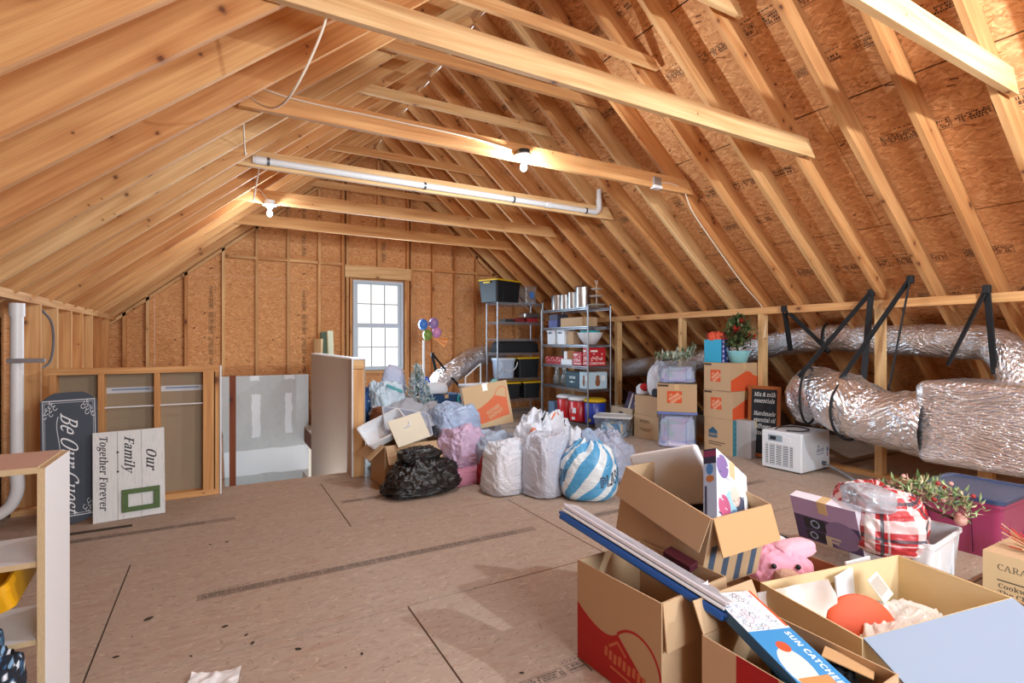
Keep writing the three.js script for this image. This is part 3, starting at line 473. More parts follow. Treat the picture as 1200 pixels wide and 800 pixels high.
{ const g = new THREE.PlaneGeometry(0.17, 0.12, 16, 12), p = g.attributes.position; for (let i = 0; i < p.count; i++) p.setZ(i, 0.014 + 0.01 * noise3(p.getX(i) * 22, p.getY(i) * 22, 3) + 0.004 * noise3(p.getX(i) * 60, p.getY(i) * 60, 9)); g.rotateX(-Math.PI / 2); g.computeVertexNormals(); tag(at(mesh('paper_scrap', g, std(0xe8e8ea, 0.8, { side: THREE.DoubleSide })), -0.02, 0.002, -2.2, -0.2), 'crumpled white paper scrap on bare floor', 'paper'); }
const chipMat = std(0x3a2c22, 0.9);
for (const [x, d, s] of [[-0.28, 2.86, 1], [-0.36, 2.58, 0.6], [0.02, 2.62, 0.7], [0.1, 2.5, 0.5], [-0.52, 2.5, 1.3], [0.12, 2.42, 0.6], [0.28, 2.28, 0.7], [0.5, 2.12, 0.5], [-0.1, 2.44, 0.4], [-0.05, 3.72, 0.5], [0.04, 3.72, 0.6], [1.7, 2.24, 0.8], [1.0, 1.7, 0.5], [-0.2, 2.3, 0.5]]) {
  const g = new THREE.IcosahedronGeometry(0.016 * s, 0); g.scale(1.4, 0.28, 0.7); tag(at(mesh('wood_chip', g, chipMat), x, 0.004 * s, -d, x * 9), 'small dark wood chip lying loose on the bare floor', 'wood chip', 'wood chips scattered on the floor');
}
// particle board bookcase at the edge of the frame
const pbTex = canvas(256, 256, (x, w, h) => { x.fillStyle = rgb(196, 170, 132); x.fillRect(0, 0, w, h); flakes(x, w, h, 2600, [[212, 188, 150], [176, 146, 106], [150, 118, 82], [224, 204, 168]], 9); });
const raw = std(0xffffff, 0.9, { map: pbTex }), melamine = std(0xeef0f3, 0.4), pinkTop = std(0xc9a797, 0.75);
const shelfCase = thing('bookcase', 'worn white bookcase with raw chipboard edges', 'bookcase', [-0.76, 0, -2.0]);
for (const s of [-1, 1]) at(mesh('side_panel', bx(0.018, 0.885, 0.29), [melamine, melamine, raw, raw, raw, raw], shelfCase), s * 0.3, 0.4425, -0.165);
at(mesh('top_panel', bx(0.582, 0.018, 0.29), [raw, raw, pinkTop, melamine, raw, raw], shelfCase), 0, 0.88, -0.165);
for (const y of [0.06, 0.37, 0.6]) at(mesh('shelf', bx(0.58, 0.016, 0.27), [raw, raw, melamine, melamine, raw, raw], shelfCase), 0, y, -0.165);
const yl = tote('tool_tray', 'yellow plastic tray tilted inside the white bookcase', [0.26, 0.08, 0.26], [-0.62, 0.47, -2.13], 0, shiny(0xe3a714), null, { handles: false, r: 0.02 }); yl.rotation.set(0.15, 0, 0.35);
const specks = std(0xffffff, 0.95, { map: canvas(256, 256, (x, w, h) => { x.fillStyle = '#1b2230'; x.fillRect(0, 0, w, h); for (let i = 0; i < 900; i++) { x.fillStyle = ['#dfe6ee', '#3d6a94', '#0d1016', '#7ea3c4'][i % 4]; x.fillRect(rnd() * w, rnd() * h, rr(2, 7), rr(2, 7)); } }) });
sack('blanket', 'navy and white speckled blanket bundled at the open front of white bookcase', [-0.64, 0.0, -1.95], 0.3, { rx: 0.15, ry: 0.46, rz: 0.13, seed: 4, amp: 0.06 }, specks, undefined, 'blanket');
tag(at(mesh('duffel_bag', sackGeo({ rx: 0.3, ry: 0.7, rz: 0.22, seed: 12, amp: 0.05 }), phys(0x3f1f44, 0.5)), -1.75, 0.0, -4.75), 'dark purple bag in the eave behind vent pipe', 'bag');
// ───────── wire shelving and what it carries ─────────
const chrome = std(0x9a9ea4, 0.34, { metalness: 0.85 });
function wireRack(label, x0, x1, d0, d1, hgt, levels, along) {
  const o = thing('wire_shelving', label, 'shelving', [(x0 + x1) / 2, 0, -(d0 + d1) / 2]), w = x1 - x0, dp = d1 - d0;
  for (const sx of [-1, 1]) for (const sz of [-1, 1]) { const p = at(mesh('post', cyl(0.0125, 0.0125, hgt, 10), chrome, o), sx * w / 2, hgt / 2, sz * dp / 2); at(mesh('cap', cyl(0.014, 0.014, 0.02, 10), black, p), 0, hgt / 2, 0); }
  for (const y of levels) {
    const gs = []; const add = (bw, bh, bd, x, yy, z) => { const g = new THREE.BoxGeometry(bw, bh, bd); g.translate(x, yy, z); gs.push(g); };
    for (const s of [-1, 1]) { add(w, 0.008, 0.006, 0, 0, s * dp / 2); add(w, 0.006, 0.006, 0, -0.028, s * dp / 2); add(0.006, 0.008, dp, s * w / 2, 0, 0); add(0.006, 0.006, dp, s * w / 2, -0.028, 0); }
    const n = Math.round((along === 'x' ? w : dp) / 0.045); for (let i = 1; i < n; i++) along === 'x' ? add(0.004, 0.004, dp, -w / 2 + w * i / n, 0.002, 0) : add(w, 0.004, 0.004, 0, 0.002, -dp / 2 + dp * i / n);
    for (let i = 0; i < n * 2; i++) along === 'x' ? [-1, 1].forEach((s) => add(0.004, 0.026, 0.004, -w / 2 + w * (i + 0.5) / (n * 2), -0.014, s * dp / 2)) : [-1, 1].forEach((s) => add(0.004, 0.026, 0.004, s * w / 2, -0.014, -dp / 2 + dp * (i + 0.5) / (n * 2)));
    at(mesh('shelf', mergeGeometries(gs), chrome, o), 0, y, 0);
  }
  return o;
}
const LV = [0.22, 0.66, 0.945, 1.215, 1.445, 1.685];
wireRack('chrome wire shelving with stockpots on top beside the posts', 4.54, 4.95, 5.87, 7.08, 1.79, [0.064, 0.57, 0.898, 1.208, 1.473, 1.749], 'd');
wireRack('chrome wire shelving with black totes against the gable', 3.85, 4.7, 7.3, 7.68, 1.92, [0.12, 0.32, 0.66, 1.07, 1.3, 1.57, 1.885], 'x');
const blk = std(0x10171d, 0.55), yel = shiny(0xd8b018), steel = std(0xb4b2b0, 0.3, { metalness: 1 });
const S = 0.006;
tote('storage_tote', 'black tote with yellow lid on top shelf by the gable', [0.62, 0.36, 0.42], [4.0, 1.885 + S, -7.5], 0.35, blk, yel);
{ const o = tote('clear_bin', 'small clear bin on top shelf beside black tote', [0.26, 0.29, 0.3], [4.5, 1.885 + S, -7.48], 0.05, clearPlastic, null, { handles: false }); at(mesh('blue_sticker', bx(0.08, 0.1, 0.002), std(0x3f76c4, 0.6), o), 0, 0.14, 0.147); }
for (const [i, x, c] of [[0, 4.1, 0x2a2d33], [1, 4.3, 0x7a1f22], [2, 4.54, 0x9b2226]]) tag(at(mesh('game_case', rbx(0.16 + 0.04 * (i > 1), 0.05 + 0.02 * (i > 0), 0.2, 0.006), std(c, 0.5)), x, 1.57 + S + 0.025 + 0.01 * (i > 0), -7.46), ['black flat case on the shelf under the yellow lidded tote', 'dark red flat case on shelf next to black case', 'bright red flat case on the shelf under the steel tin'][i], 'case');
tag(at(mesh('steel_tin', rbx(0.3, 0.09, 0.2, 0.02, 3), steel), 4.54, 1.57 + S + 0.07 + 0.046, -7.46), 'shiny steel tin stacked on bright red case', 'tin');
{ const g = sackGeo({ rx: 0.38, ry: 0.2, rz: 0.15, seed: 21, amp: 0.03, sq: 0.5 }); tag(at(mesh('duffel_bag', g, std(0x12181d, 0.8)), 4.28, 1.07 + S, -7.5), 'long black duffel bag stretched along gable shelf', 'bag'); }
{ const o = tote('wash_bucket', 'pale blue white laundry bucket on gable shelf', [0.36, 0.32, 0.32], [4.06, 0.66 + S, -7.49], 0, std(0xaebfd6, 0.4), std(0xdfe6ef, 0.4), { handles: false, r: 0.1 }); const h = mesh('handle', new THREE.TorusGeometry(0.15, 0.008, 8, 30, Math.PI), std(0xdfe6ef, 0.4), o); at(h, 0.02, 0.26, 0.16, 0, 0, Math.PI); }
tote('storage_tote', 'black tote with yellow lid beside pale bucket', [0.42, 0.33, 0.34], [4.46, 0.66 + S, -7.49], 0, blk, yel);
tote('storage_tote', 'black tote with yellow lid on lowest gable shelf behind tilted carton', [0.42, 0.27, 0.34], [4.1, 0.32 + S, -7.49], 0, blk, yel);
tote('storage_tote', 'black tote with yellow lid on lowest gable shelf behind chrome post', [0.34, 0.27, 0.34], [4.52, 0.32 + S, -7.49], 0, blk, yel);
// right rack, shelf by shelf (laid out on a half-size plan, enlarged to the rack below)
const rackFrom = scene.children.length;
const pot = (label, x, d, r, h, y = 1.685 + S, lid = true) => { const o = thing('stockpot', label, 'pot', [x, y, -d]); mesh('body', new THREE.LatheGeometry([[0.001, 0], [r * 0.96, 0], [r, 0.012], [r, h - 0.008], [r + 0.006, h], [r - 0.003, h], [r - 0.003, 0.01], [0.001, 0.01]].map(([a, b]) => new THREE.Vector2(a, b)), 32), steel, o); if (lid) { mesh('lid', new THREE.LatheGeometry([[0.001, h + 0.026], [r * 0.6, h + 0.02], [r, h + 0.004], [r + 0.006, h + 0.001], [0.001, h]].map(([a, b]) => new THREE.Vector2(a, b)), 32), steel, o); at(mesh('knob', new THREE.SphereGeometry(0.014, 12, 8), black, o), 0, h + 0.036, 0); } for (const s of [-1, 1]) at(mesh('handle', new THREE.TorusGeometry(0.03, 0.005, 6, 16, Math.PI), steel, o), 0, h * 0.8, s * r, 0, -Math.PI / 2 * s, 0); return o; };
pot('polished stockpot without lid at far end of the wire shelf', 4.13, 6.0, 0.1, 0.21, undefined, false);
pot('slim steel canister between the two larger stockpots', 4.1, 5.78, 0.075, 0.2, undefined, false); pot('narrow bright steel canister next to lidded stockpot', 4.1, 5.61, 0.07, 0.22, undefined, false);
pot('tall lidded stockpot beside the tiered stand', 4.12, 5.42, 0.1, 0.27);
{ const o = thing('tiered_stand', 'three tier pale serving stand on wire shelf top', 'stand', [4.14, 1.685 + S, -5.17]); const cm = std(0xd8cfc4, 0.5); rod(o, 'stem', P(0, 0.0, 0), P(0, 0.31, 0), 0.005, cm); [[0.02, 0.115], [0.13, 0.09], [0.22, 0.07]].forEach(([y, r]) => at(mesh('plate', new THREE.LatheGeometry([[0.001, 0], [r * 0.8, 0], [r, 0.012], [r, 0.016], [r * 0.8, 0.005], [0.001, 0.005]].map(([a, b]) => new THREE.Vector2(a, b)), 24), cm, o), 0, y, 0)); at(mesh('ring', new THREE.TorusGeometry(0.02, 0.004, 6, 16), cm, o), 0, 0.32, 0); }
const stdBox = (name, label, cat, w, h, d, x, y, dd, m, r = 0.004) => tag(at(mesh(name, rbx(w, h, d, r), m), x, y + S + h / 2, -dd), label, cat);
stdBox('long_carton', 'long plain cardboard box lying on wire shelf under stockpots', 'box', 0.24, 0.12, 0.48, 4.12, LV[4], 5.52, cardboard);
stdBox('print_carton', 'blue and pink printed carton on wire shelf below stockpots', 'box', 0.2, 0.1, 0.2, 4.12, LV[4], 5.98, std(0x59629a, 0.6)); stdBox('slate_tin', 'slate coloured tin stacked on the blue printed carton', 'tin', 0.18, 0.08, 0.2, 4.12, LV[4] + 0.1, 5.98, std(0x474b63, 0.5));
for (const [i, d] of [[0, 6.02], [1, 5.78]]) { const o = tote('white_bin', ['white slotted bin nearest the gable on wire shelf', 'white slotted bin beside tan carton on wire shelf'][i], [0.2, 0.19, 0.21], [4.1, LV[3] + S, -d], 0, plasticWhite, null, { handles: false, r: 0.02 }); at(mesh('hand_hole', rbx(0.004, 0.02, 0.06, 0.001), std(0x59606b, 0.8), o), -0.104, 0.155, 0); }
stdBox('tan_carton', 'small tan carton between white bin and bowl', 'box', 0.18, 0.17, 0.13, 4.12, LV[3], 5.58, cardboard);
const bowl = (name, label, m, r, h, x, y, d) => tag(at(mesh(name, new THREE.LatheGeometry([[0.001, 0], [r * 0.45, 0], [r * 0.85, h * 0.6], [r, h], [r - 0.006, h], [r * 0.8, h * 0.6], [0.001, 0.012]].map(([a, b]) => new THREE.Vector2(a, b)), 28), m), x, y, -d), label, 'bowl');
bowl('mixing_bowl', 'large white mixing bowl on wire shelf', plasticWhite, 0.165, 0.15, 4.14, LV[3] + S, 5.3); bowl('nested_bowl', 'teal bowl nested inside the white mixing bowl', std(0x3fb4c4, 0.4), 0.13, 0.13, 4.14, LV[3] + S + 0.045, 5.3);
const redTin = printed(256, 128, (x, w, h) => { x.fillStyle = '#b21f2a'; x.fillRect(0, 0, w, h); for (let i = 0; i < 12; i++) { x.fillStyle = i % 3 ? '#f2d9d4' : '#7f1119'; x.beginPath(); x.arc(rnd() * w, rnd() * h, rr(6, 18), 0, 7); x.fill(); } }, 0.4);
const xmas = printed(256, 256, (x, w, h) => { x.fillStyle = '#c0202b'; x.fillRect(0, 0, w, h); x.fillStyle = '#f7efe8'; x.font = 'bold 44px sans-serif'; x.fillText('CHRISTMAS', 14, 236, 230); x.font = 'bold 26px sans-serif'; x.fillRect(20, 34, 110, 26); for (let i = 0; i < 14; i++) { x.save(); x.translate(rr(30, 226), rr(84, 184)); x.rotate(rnd() * 3); x.fillRect(-16, -3, 32, 6); x.fillRect(-3, -16, 6, 32); x.restore(); } }, 0.45);
for (const [i, d] of [[0, 6.06], [1, 5.93], [2, 5.8]]) stdBox('red_tin', 'small red patterned tin in row on the wire shelf', 'tin', 0.14, 0.1, 0.115, 4.06, LV[2], d, redTin).userData.group = 'red tins on the wire shelf';
stdBox('green_label_carton', 'low white carton with green mark under brown carton', 'box', 0.2, 0.075, 0.24, 4.08, LV[2], 5.6, plasticWhite); stdBox('brown_carton', 'brown carton stacked on low white carton', 'box', 0.18, 0.11, 0.15, 4.1, LV[2] + 0.076, 5.55, cardDark); stdBox('white_carton', 'small white carton beside brown carton on low white carton', 'box', 0.16, 0.1, 0.085, 4.1, LV[2] + 0.076, 5.67, plasticWhite);
stdBox('ornament_carton', 'smaller red christmas ornament carton', 'box', 0.2, 0.17, 0.18, 4.08, LV[2], 5.36, xmas); stdBox('ornament_carton', 'taller red christmas ornament carton by chrome post', 'box', 0.26, 0.23, 0.13, 4.12, LV[2], 5.19, xmas);
const jarGlass = phys(0xe6eef0, 0.06, { transmission: 0.9, thickness: 0 });
for (const [i, d] of [[0, 5.98], [1, 5.8]]) { const o = thing('glass_jar', ['glass vase farther from the teal carton', 'glass vase beside the teal carton'][i], 'jar', [4.1, LV[1] + S, -d]); mesh('glass_body', new THREE.LatheGeometry([[0.001, 0], [0.05, 0], [0.06, 0.05], [0.055, 0.12], [0.03, 0.16], [0.035, 0.21], [0.032, 0.21], [0.027, 0.16], [0.05, 0.12], [0.055, 0.05], [0.001, 0.006]].map(([a, b]) => new THREE.Vector2(a, b)), 24), jarGlass, o); at(mesh('stopper', cyl(0.034, 0.034, 0.03, 16), steel, o), 0, 0.22, 0); }
stdBox('teal_carton', 'dark teal carton with white lettering', 'box', 0.24, 0.2, 0.3, 4.1, LV[1], 5.47, printed(256, 192, (x, w, h) => { x.fillStyle = '#2d4a58'; x.fillRect(0, 0, w, h); x.fillStyle = '#dfe8ea'; x.font = 'bold 46px sans-serif'; x.fillText('NOW', 76, 86, 120); x.fillRect(70, 122, 110, 6); x.fillRect(110, 112, 20, 26); }, 0.6));
stdBox('photo_carton', 'pale blue carton with brown bear picture', 'box', 0.3, 0.21, 0.18, 4.12, LV[1], 5.21, printed(256, 192, (x, w, h) => { x.fillStyle = '#b9d3e2'; x.fillRect(0, 0, w, h); x.fillStyle = '#8a5a3c'; x.beginPath(); x.ellipse(128, 116, 34, 50, 0, 0, 7); x.fill(); x.beginPath(); x.arc(128, 60, 26, 0, 7); x.fill(); x.fillStyle = '#e8eef2'; x.fillRect(180, 40, 50, 60); }, 0.5));
const cooler = (label, x, d, body, lid, mark) => { const o = thing('drink_cooler', label, 'cooler', [x, LV[0] + S, -d]); mesh('body', new THREE.LatheGeometry([[0.001, 0], [0.115, 0], [0.125, 0.02], [0.135, 0.27], [0.001, 0.27]].map(([a, b]) => new THREE.Vector2(a, b)), 32), body, o); at(mesh('lid', new THREE.LatheGeometry([[0.001, 0], [0.142, 0], [0.144, 0.03], [0.11, 0.05], [0.001, 0.05]].map(([a, b]) => new THREE.Vector2(a, b)), 32), lid, o), 0, 0.268, 0); at(mesh('spout', rbx(0.03, 0.035, 0.04, 0.006), lid, o), -0.13, 0.05, 0.05); if (mark) at(mesh('label_plate', rbx(0.006, 0.07, 0.13, 0.002), plasticWhite, o), -0.124, 0.15, 0.03); return o; };
const red = shiny(0xc4121f); cooler('red round drink cooler with white lid nearest clear jars', 4.1, 5.75, red, plasticWhite, false); cooler('red round drink cooler with white lid and white name plate', 4.08, 5.45, red, plasticWhite, true); cooler('blue round drink cooler with yellow lid', 4.14, 5.2, shiny(0x16359c), yel, false);
stdBox('blue_bag_box', 'pale blue packaged box on the lowest wire shelf', 'box', 0.2, 0.2, 0.14, 4.12, LV[0], 6.02, std(0x7aa4cf, 0.5));
for (const o of scene.children.slice(rackFrom)) { o.scale.setScalar(1.15); o.position.set(4.54 + (o.position.x - 3.95) * 1.15, o.position.y * 1.15 - 0.187, -(5.87 + (-o.position.z - 5.1) * 1.15)); }
// ───────── stacked cartons by the knee wall ─────────
const logo = (x, cx, cy, s) => { x.save(); x.translate(cx, cy); x.fillStyle = '#d8562a'; x.fillRect(-s / 2, -s / 2, s, s); x.rotate(-0.66); x.fillStyle = '#e8cfae'; x.textAlign = 'center'; x.font = `bold ${s * 0.3}px sans-serif`; x.fillText('HOME', 0, s * 0.05, s * 0.95); x.fillText('DEPOT', 0, s * 0.34, s * 0.95); x.font = `bold ${s * 0.16}px sans-serif`; x.fillText('THE', -s * 0.1, -s * 0.24); x.restore(); };
const hdFront = printed(256, 224, (x, w, h) => { logo(x, w * 0.44, h * 0.47, 96); x.fillStyle = '#4a3a2c'; x.fillRect(4, 6, 70, 16); x.font = '22px sans-serif'; x.fillText('♲', 16, h - 18); });
const hdSide = printed(256, 224, (x, w, h) => { x.fillStyle = '#d8562a'; x.beginPath(); x.moveTo(0, h); x.lineTo(0, h * 0.62); x.lineTo(w * 0.55, h * 0.3); x.quadraticCurveTo(w * 0.75, h * 0.28, w * 0.8, h * 0.42); x.lineTo(w, h * 0.5); x.lineTo(w, h); x.fill(); });
const lowFront = printed(256, 256, (x, w, h) => { x.fillStyle = '#2c5a78'; x.fillRect(40, 96, 80, 48); x.beginPath(); x.moveTo(36, 98); x.lineTo(80, 66); x.lineTo(124, 98); x.fill(); x.fillStyle = '#c4a077'; x.font = 'bold 26px sans-serif'; x.fillText("LOWE'S", 44, 132, 72); x.fillStyle = '#6b5138'; x.fillRect(40, 172, 150, 8); x.fillRect(40, 188, 120, 8); });
const lowSide = printed(128, 256, (x, w, h) => { x.fillStyle = '#3a7a86'; x.fillRect(0, 0, w, h); x.fillStyle = '#2b5f6b'; for (let i = 0; i < 6; i++) x.fillRect(10, 20 + i * 38, w - 20, 10); });
closedCarton('moving_carton', 'tall carton with blue logo at bottom of the three box stack', [0.42, 0.395, 0.38], [5.1, 0, -3.95], 0.0, { 1: lowFront, 4: lowSide });
closedCarton('moving_carton', 'orange logo carton in middle of the three box stack', [0.44, 0.31, 0.38], [5.11, 0.397, -3.96], 0.02, { 1: hdFront, 4: hdSide });
closedCarton('moving_carton', 'orange logo carton under the red flower pot', [0.44, 0.31, 0.37], [5.1, 0.71, -3.95], -0.03, { 1: hdFront, 4: hdSide });
const floral = printed(256, 256, (x, w, h) => { x.fillStyle = '#dfe3f2'; x.fillRect(0, 0, w, h); for (let i = 0; i < 160; i++) { x.fillStyle = ['#e7cfe0', '#d9a9c6', '#ffffff', '#8aa0d0', '#b7d3c9', '#c6b6e2'][i % 6]; x.globalAlpha = 0.7; x.beginPath(); x.ellipse(rnd() * w, rnd() * h, rr(6, 24), rr(6, 18), rnd() * 3, 0, 7); x.fill(); } x.globalAlpha = 1; }, 0.9);
const T45 = 0.08;
{ const o = tote('clear_tote', 'clear tote of pastel flowers under the orange logo carton', [0.46, 0.42, 0.4], [4.86, 0, -4.52], -T45 - 0.75, clearPlastic, std(0x6c80c6, 0.35), { taper: 0.92, handles: false }); at(mesh('flower_filling', sackGeo({ rx: 0.185, ry: 0.37, rz: 0.165, seed: 61, amp: 0.05, sq: 0.45 }), floral, o), 0, 0.008, 0); }
closedCarton('moving_carton', 'orange logo carton between two clear totes', [0.45, 0.33, 0.4], [4.87, 0.425, -4.53], -T45 - 0.77, { 4: hdFront, 1: hdSide });
{ const o = tote('clear_tote', 'frosted tote of toys under frosted greenery', [0.46, 0.27, 0.4], [4.9, 0.758, -4.55], -T45 - 0.77, clearPlastic, null, { taper: 0.88, handles: false }); at(mesh('toy_filling', sackGeo({ rx: 0.18, ry: 0.18, rz: 0.15, seed: 63, amp: 0.08, sq: 0.5 }), floral, o), 0, 0.01, 0); }
{ const o = thing('frosted_garland', 'frosty green garland spilling over the toy tote', 'garland', [4.9, 1.0, -4.55]); for (const [c, n] of [[0xb9c4b4, 260], [0x5d7a55, 160]]) mesh('needles', foliage(n, () => { const a = rr(-0.26, 0.24); return [a, 0.03 + rr(0, 0.07) + Math.max(0, a - 0.05) * 0.5, rr(-0.14, 0.14)]; }, 0.07, 0.3), leafMat(c), o).userData.kind = 'stuff'; mesh('stem', tubeGeo([P(-0.26, 0.03, 0), P(0, 0.06, 0.03), P(0.15, 0.1, 0), P(0.25, 0.2, 0)], 0.008), darkWood, o); }
closedCarton('brown_carton', 'brown lettered carton under the taped carton', [0.36, 0.3, 0.42], [5.0, 0, -5.02], 0.05, { 1: printed(256, 180, (x, w, h) => { x.fillStyle = '#5b4430'; x.font = 'bold 34px sans-serif'; x.fillText('HERRS', 60, 60, 120); x.fillRect(60, 104, 120, 6); x.fillRect(80, 118, 90, 5); }) }, undefined, cardDark);
closedCarton('taped_carton', 'plain taped carton topped by white sack and stuffed toy', [0.36, 0.25, 0.4], [5.0, 0.302, -5.02], 0.0, {});
{ const o = sack('white_sack', 'white bag with dark print slumped on the plain taped carton', [5.0, 0.555, -4.96], 0.2, { rx: 0.13, ry: 0.43, rz: 0.12, seed: 33, neck: 0.5 }, bagMat); const o2 = sack('stuffed_toy', 'red and white stuffed toy beside white bag', [4.92, 0.555, -5.17], 0, { rx: 0.08, ry: 0.14, rz: 0.07, seed: 35, amp: 0.03 }, std(0xd6dbe4, 0.9), undefined, 'toy'); at(mesh('red_cap', new THREE.SphereGeometry(0.055, 16, 12), std(0xb8242a, 0.9), o2), -0.03, 0.1, 0.05); tag(at(mesh('dark_bundle', sackGeo({ rx: 0.07, ry: 0.1, rz: 0.06, seed: 37 }), std(0x2c333d, 0.8)), 4.88, 0.555, -4.86), 'dark grey cloth bundle at foot of white sack', 'cloth'); }
{ const o = openCarton('file_carton', 'pale file box with hand hole behind clear tote', [0.36, 0.35, 0.42], [5.02, 0, -5.52], [0.02, 0, 0], [null, null, null, null], { side: std(0xb7a58f, 0.85) }); at(mesh('hand_hole', rbx(0.004, 0.022, 0.08, 0.002), std(0x2e2620, 0.9), o), -0.181, 0.28, 0); at(mesh('blue_tape', bx(0.002, 0.03, 0.4), std(0x4b6a8c, 0.4), o), -0.1815, 0.04, 0); }
{ const o = closedCarton('purple_carton', 'purple carton with white stripe leaning inside file box', [0.09, 0.36, 0.34], [5.02, 0.18, -5.48], 0, {}, undefined, std(0x4a3c63, 0.5)); o.rotation.set(0.12, 0.05, -0.28); at(mesh('white_stripe', bx(0.002, 0.3, 0.03), plasticWhite, o), -0.0465, 0.19, -0.08); at(mesh('white_mark', bx(0.002, 0.11, 0.05), plasticWhite, o), -0.0465, 0.26, 0.02); }
{ const o = tote('clear_tote', 'low clear tote with white lid on floor before wire shelving', [0.5, 0.27, 0.38], [4.63, 0, -5.42], -0.85, clearPlastic, phys(0xeef2f6, 0.35, { transmission: 0.3, thickness: 0 }), { taper: 0.84, handles: false }); const m = printed(256, 128, (x, w, h) => { x.fillStyle = '#b8c4cf'; x.fillRect(0, 0, w, h); for (let i = 0; i < 90; i++) { x.fillStyle = ['#7fa3b5', '#e8e6de', '#cfb48c', '#5d86a8', '#dfe8ea'][i % 5]; x.save(); x.translate(rnd() * w, rnd() * h); x.rotate(rnd() * 3); x.fillRect(-16, -5, rr(14, 34), rr(6, 14)); x.restore(); } }); at(mesh('jumbled_filling', sackGeo({ rx: 0.145, ry: 0.19, rz: 0.18, seed: 44, amp: 0.08, sq: 0.45 }), m, o), 0, 0.008, 0); }
// gifts and flowers on the stack
{ const o = thing('gift_bag', 'turquoise gift bag with dotted navy side and red paper', 'gift bag', [5.02, 1.022, -4.07], 0.1); const dots = printed(128, 192, (x, w, h) => { x.fillStyle = '#1f3576'; x.fillRect(0, 0, w, h); for (let i = 0; i < 9; i++) { x.fillStyle = i % 2 ? '#b7c0e6' : '#8f86c9'; x.beginPath(); x.arc(30 + (i % 2) * 62, 18 + i * 20, 17, 0, 7); x.fill(); x.fillStyle = '#e8ecf8'; x.beginPath(); x.arc(30 + (i % 2) * 62, 18 + i * 20, 8, 0, 7); x.fill(); } }, 0.5), tq = std(0x2fa6cf, 0.5); at(mesh('bag_body', bx(0.17, 0.26, 0.22), [tq, tq, tq, tq, dots, tq], o), 0, 0.13, 0); for (let i = 0; i < 5; i++) at(mesh('tissue_paper', sackGeo({ rx: 0.04, ry: 0.1, rz: 0.04, seed: 70 + i, amp: 0.16, n: 18 }), std([0xc4302a, 0xd8573a, 0xa8242c][i % 3], 0.8), o), rr(-0.05, 0.05), 0.245, rr(-0.08, 0.08)); }
{ const o = thing('potted_poinsettia', 'bushy red flowered plant in pale turquoise pot on top carton', 'plant', [5.12, 1.022, -3.86]); mesh('pot', new THREE.LatheGeometry([[0.001, 0], [0.085, 0], [0.125, 0.12], [0.132, 0.122], [0.132, 0.132], [0.118, 0.132], [0.085, 0.1], [0.001, 0.1]].map(([a, b]) => new THREE.Vector2(a, b)), 28), shiny(0x8fd0d8), o); const dome = () => { const a = rr(0, 6.28), e = rnd(), y = 0.16 + 0.36 * e, r = 0.16 * Math.sin(Math.PI * Math.min(1, 0.2 + e * 0.82)) ** 0.7 * Math.sqrt(rnd()); return [Math.cos(a) * r, y, Math.sin(a) * r]; }; mesh('leaves', foliage(420, dome, 0.075, 0.5), leafMat(0x4a5c30), o).userData.kind = 'stuff'; mesh('light_leaves', foliage(120, dome, 0.06, 0.5), leafMat(0x8a8c5c), o).userData.kind = 'stuff'; for (const [x, y, z] of [[-0.05, 0.45, 0.08], [0.02, 0.28, 0.16], [-0.1, 0.36, 0.05]]) mesh('red_bloom', foliage(26, () => [x + rr(-0.015, 0.015), y, z + rr(-0.015, 0.015)], 0.055, 0.6), leafMat(0xb02a24), o); for (let i = 0; i < 5; i++) mesh('stem', tubeGeo([P(0, 0.1, 0), P(rr(-0.05, 0.05), 0.25, rr(-0.05, 0.05)), P(rr(-0.1, 0.1), 0.42, rr(-0.1, 0.1))], 0.005, 12, 6), darkWood, o); }
// chalk menu, appliance, dehumidifier
const menuTex = canvas(256, 512, (x, w, h) => { x.fillStyle = '#20242a'; x.fillRect(0, 0, w, h); x.fillStyle = '#f0f2f2'; x.font = 'italic 44px serif'; ['Mix & milk', 'essentials', '', 'Handmade', 'essential oil', 'diffuser', 'kindles'].forEach((t, i) => x.fillText(t, 24, 60 + i * 50, 212)); });
{ const o = thing('menu_board', 'framed chalkboard with white handwriting behind dehumidifier', 'sign', [5.1, 0.0, -3.53]); o.rotation.set(0, -1.33, 0); const tiltG = new THREE.Matrix4(); at(mesh('slate', bx(0.27, 0.7, 0.012), [slate, slate, slate, slate, std(0xffffff, 0.9, { map: menuTex }), slate], o), 0, 0.4, 0, 0, -0.06); const fr = std(0xb07a4c, 0.7, { map: lumberTexs[0] }); for (const s of [-1, 1]) { at(mesh('frame', woodBox(0.035, 0.76, 0.02, 1), fr, o), s * 0.15, 0.4, 0.003, 0, -0.06); at(mesh('frame', woodBox(0.27, 0.035, 0.02, 2), fr, o), 0, 0.4 + s * 0.3625, 0.003 - s * 0.022, 0, -0.06); } }
closedCarton('pale_appliance_box', 'pale plain box half hidden behind menu board', [0.2, 0.4, 0.18], [5.06, 0, -3.69], 0.1, {}, undefined, std(0xb4b2b4, 0.6));
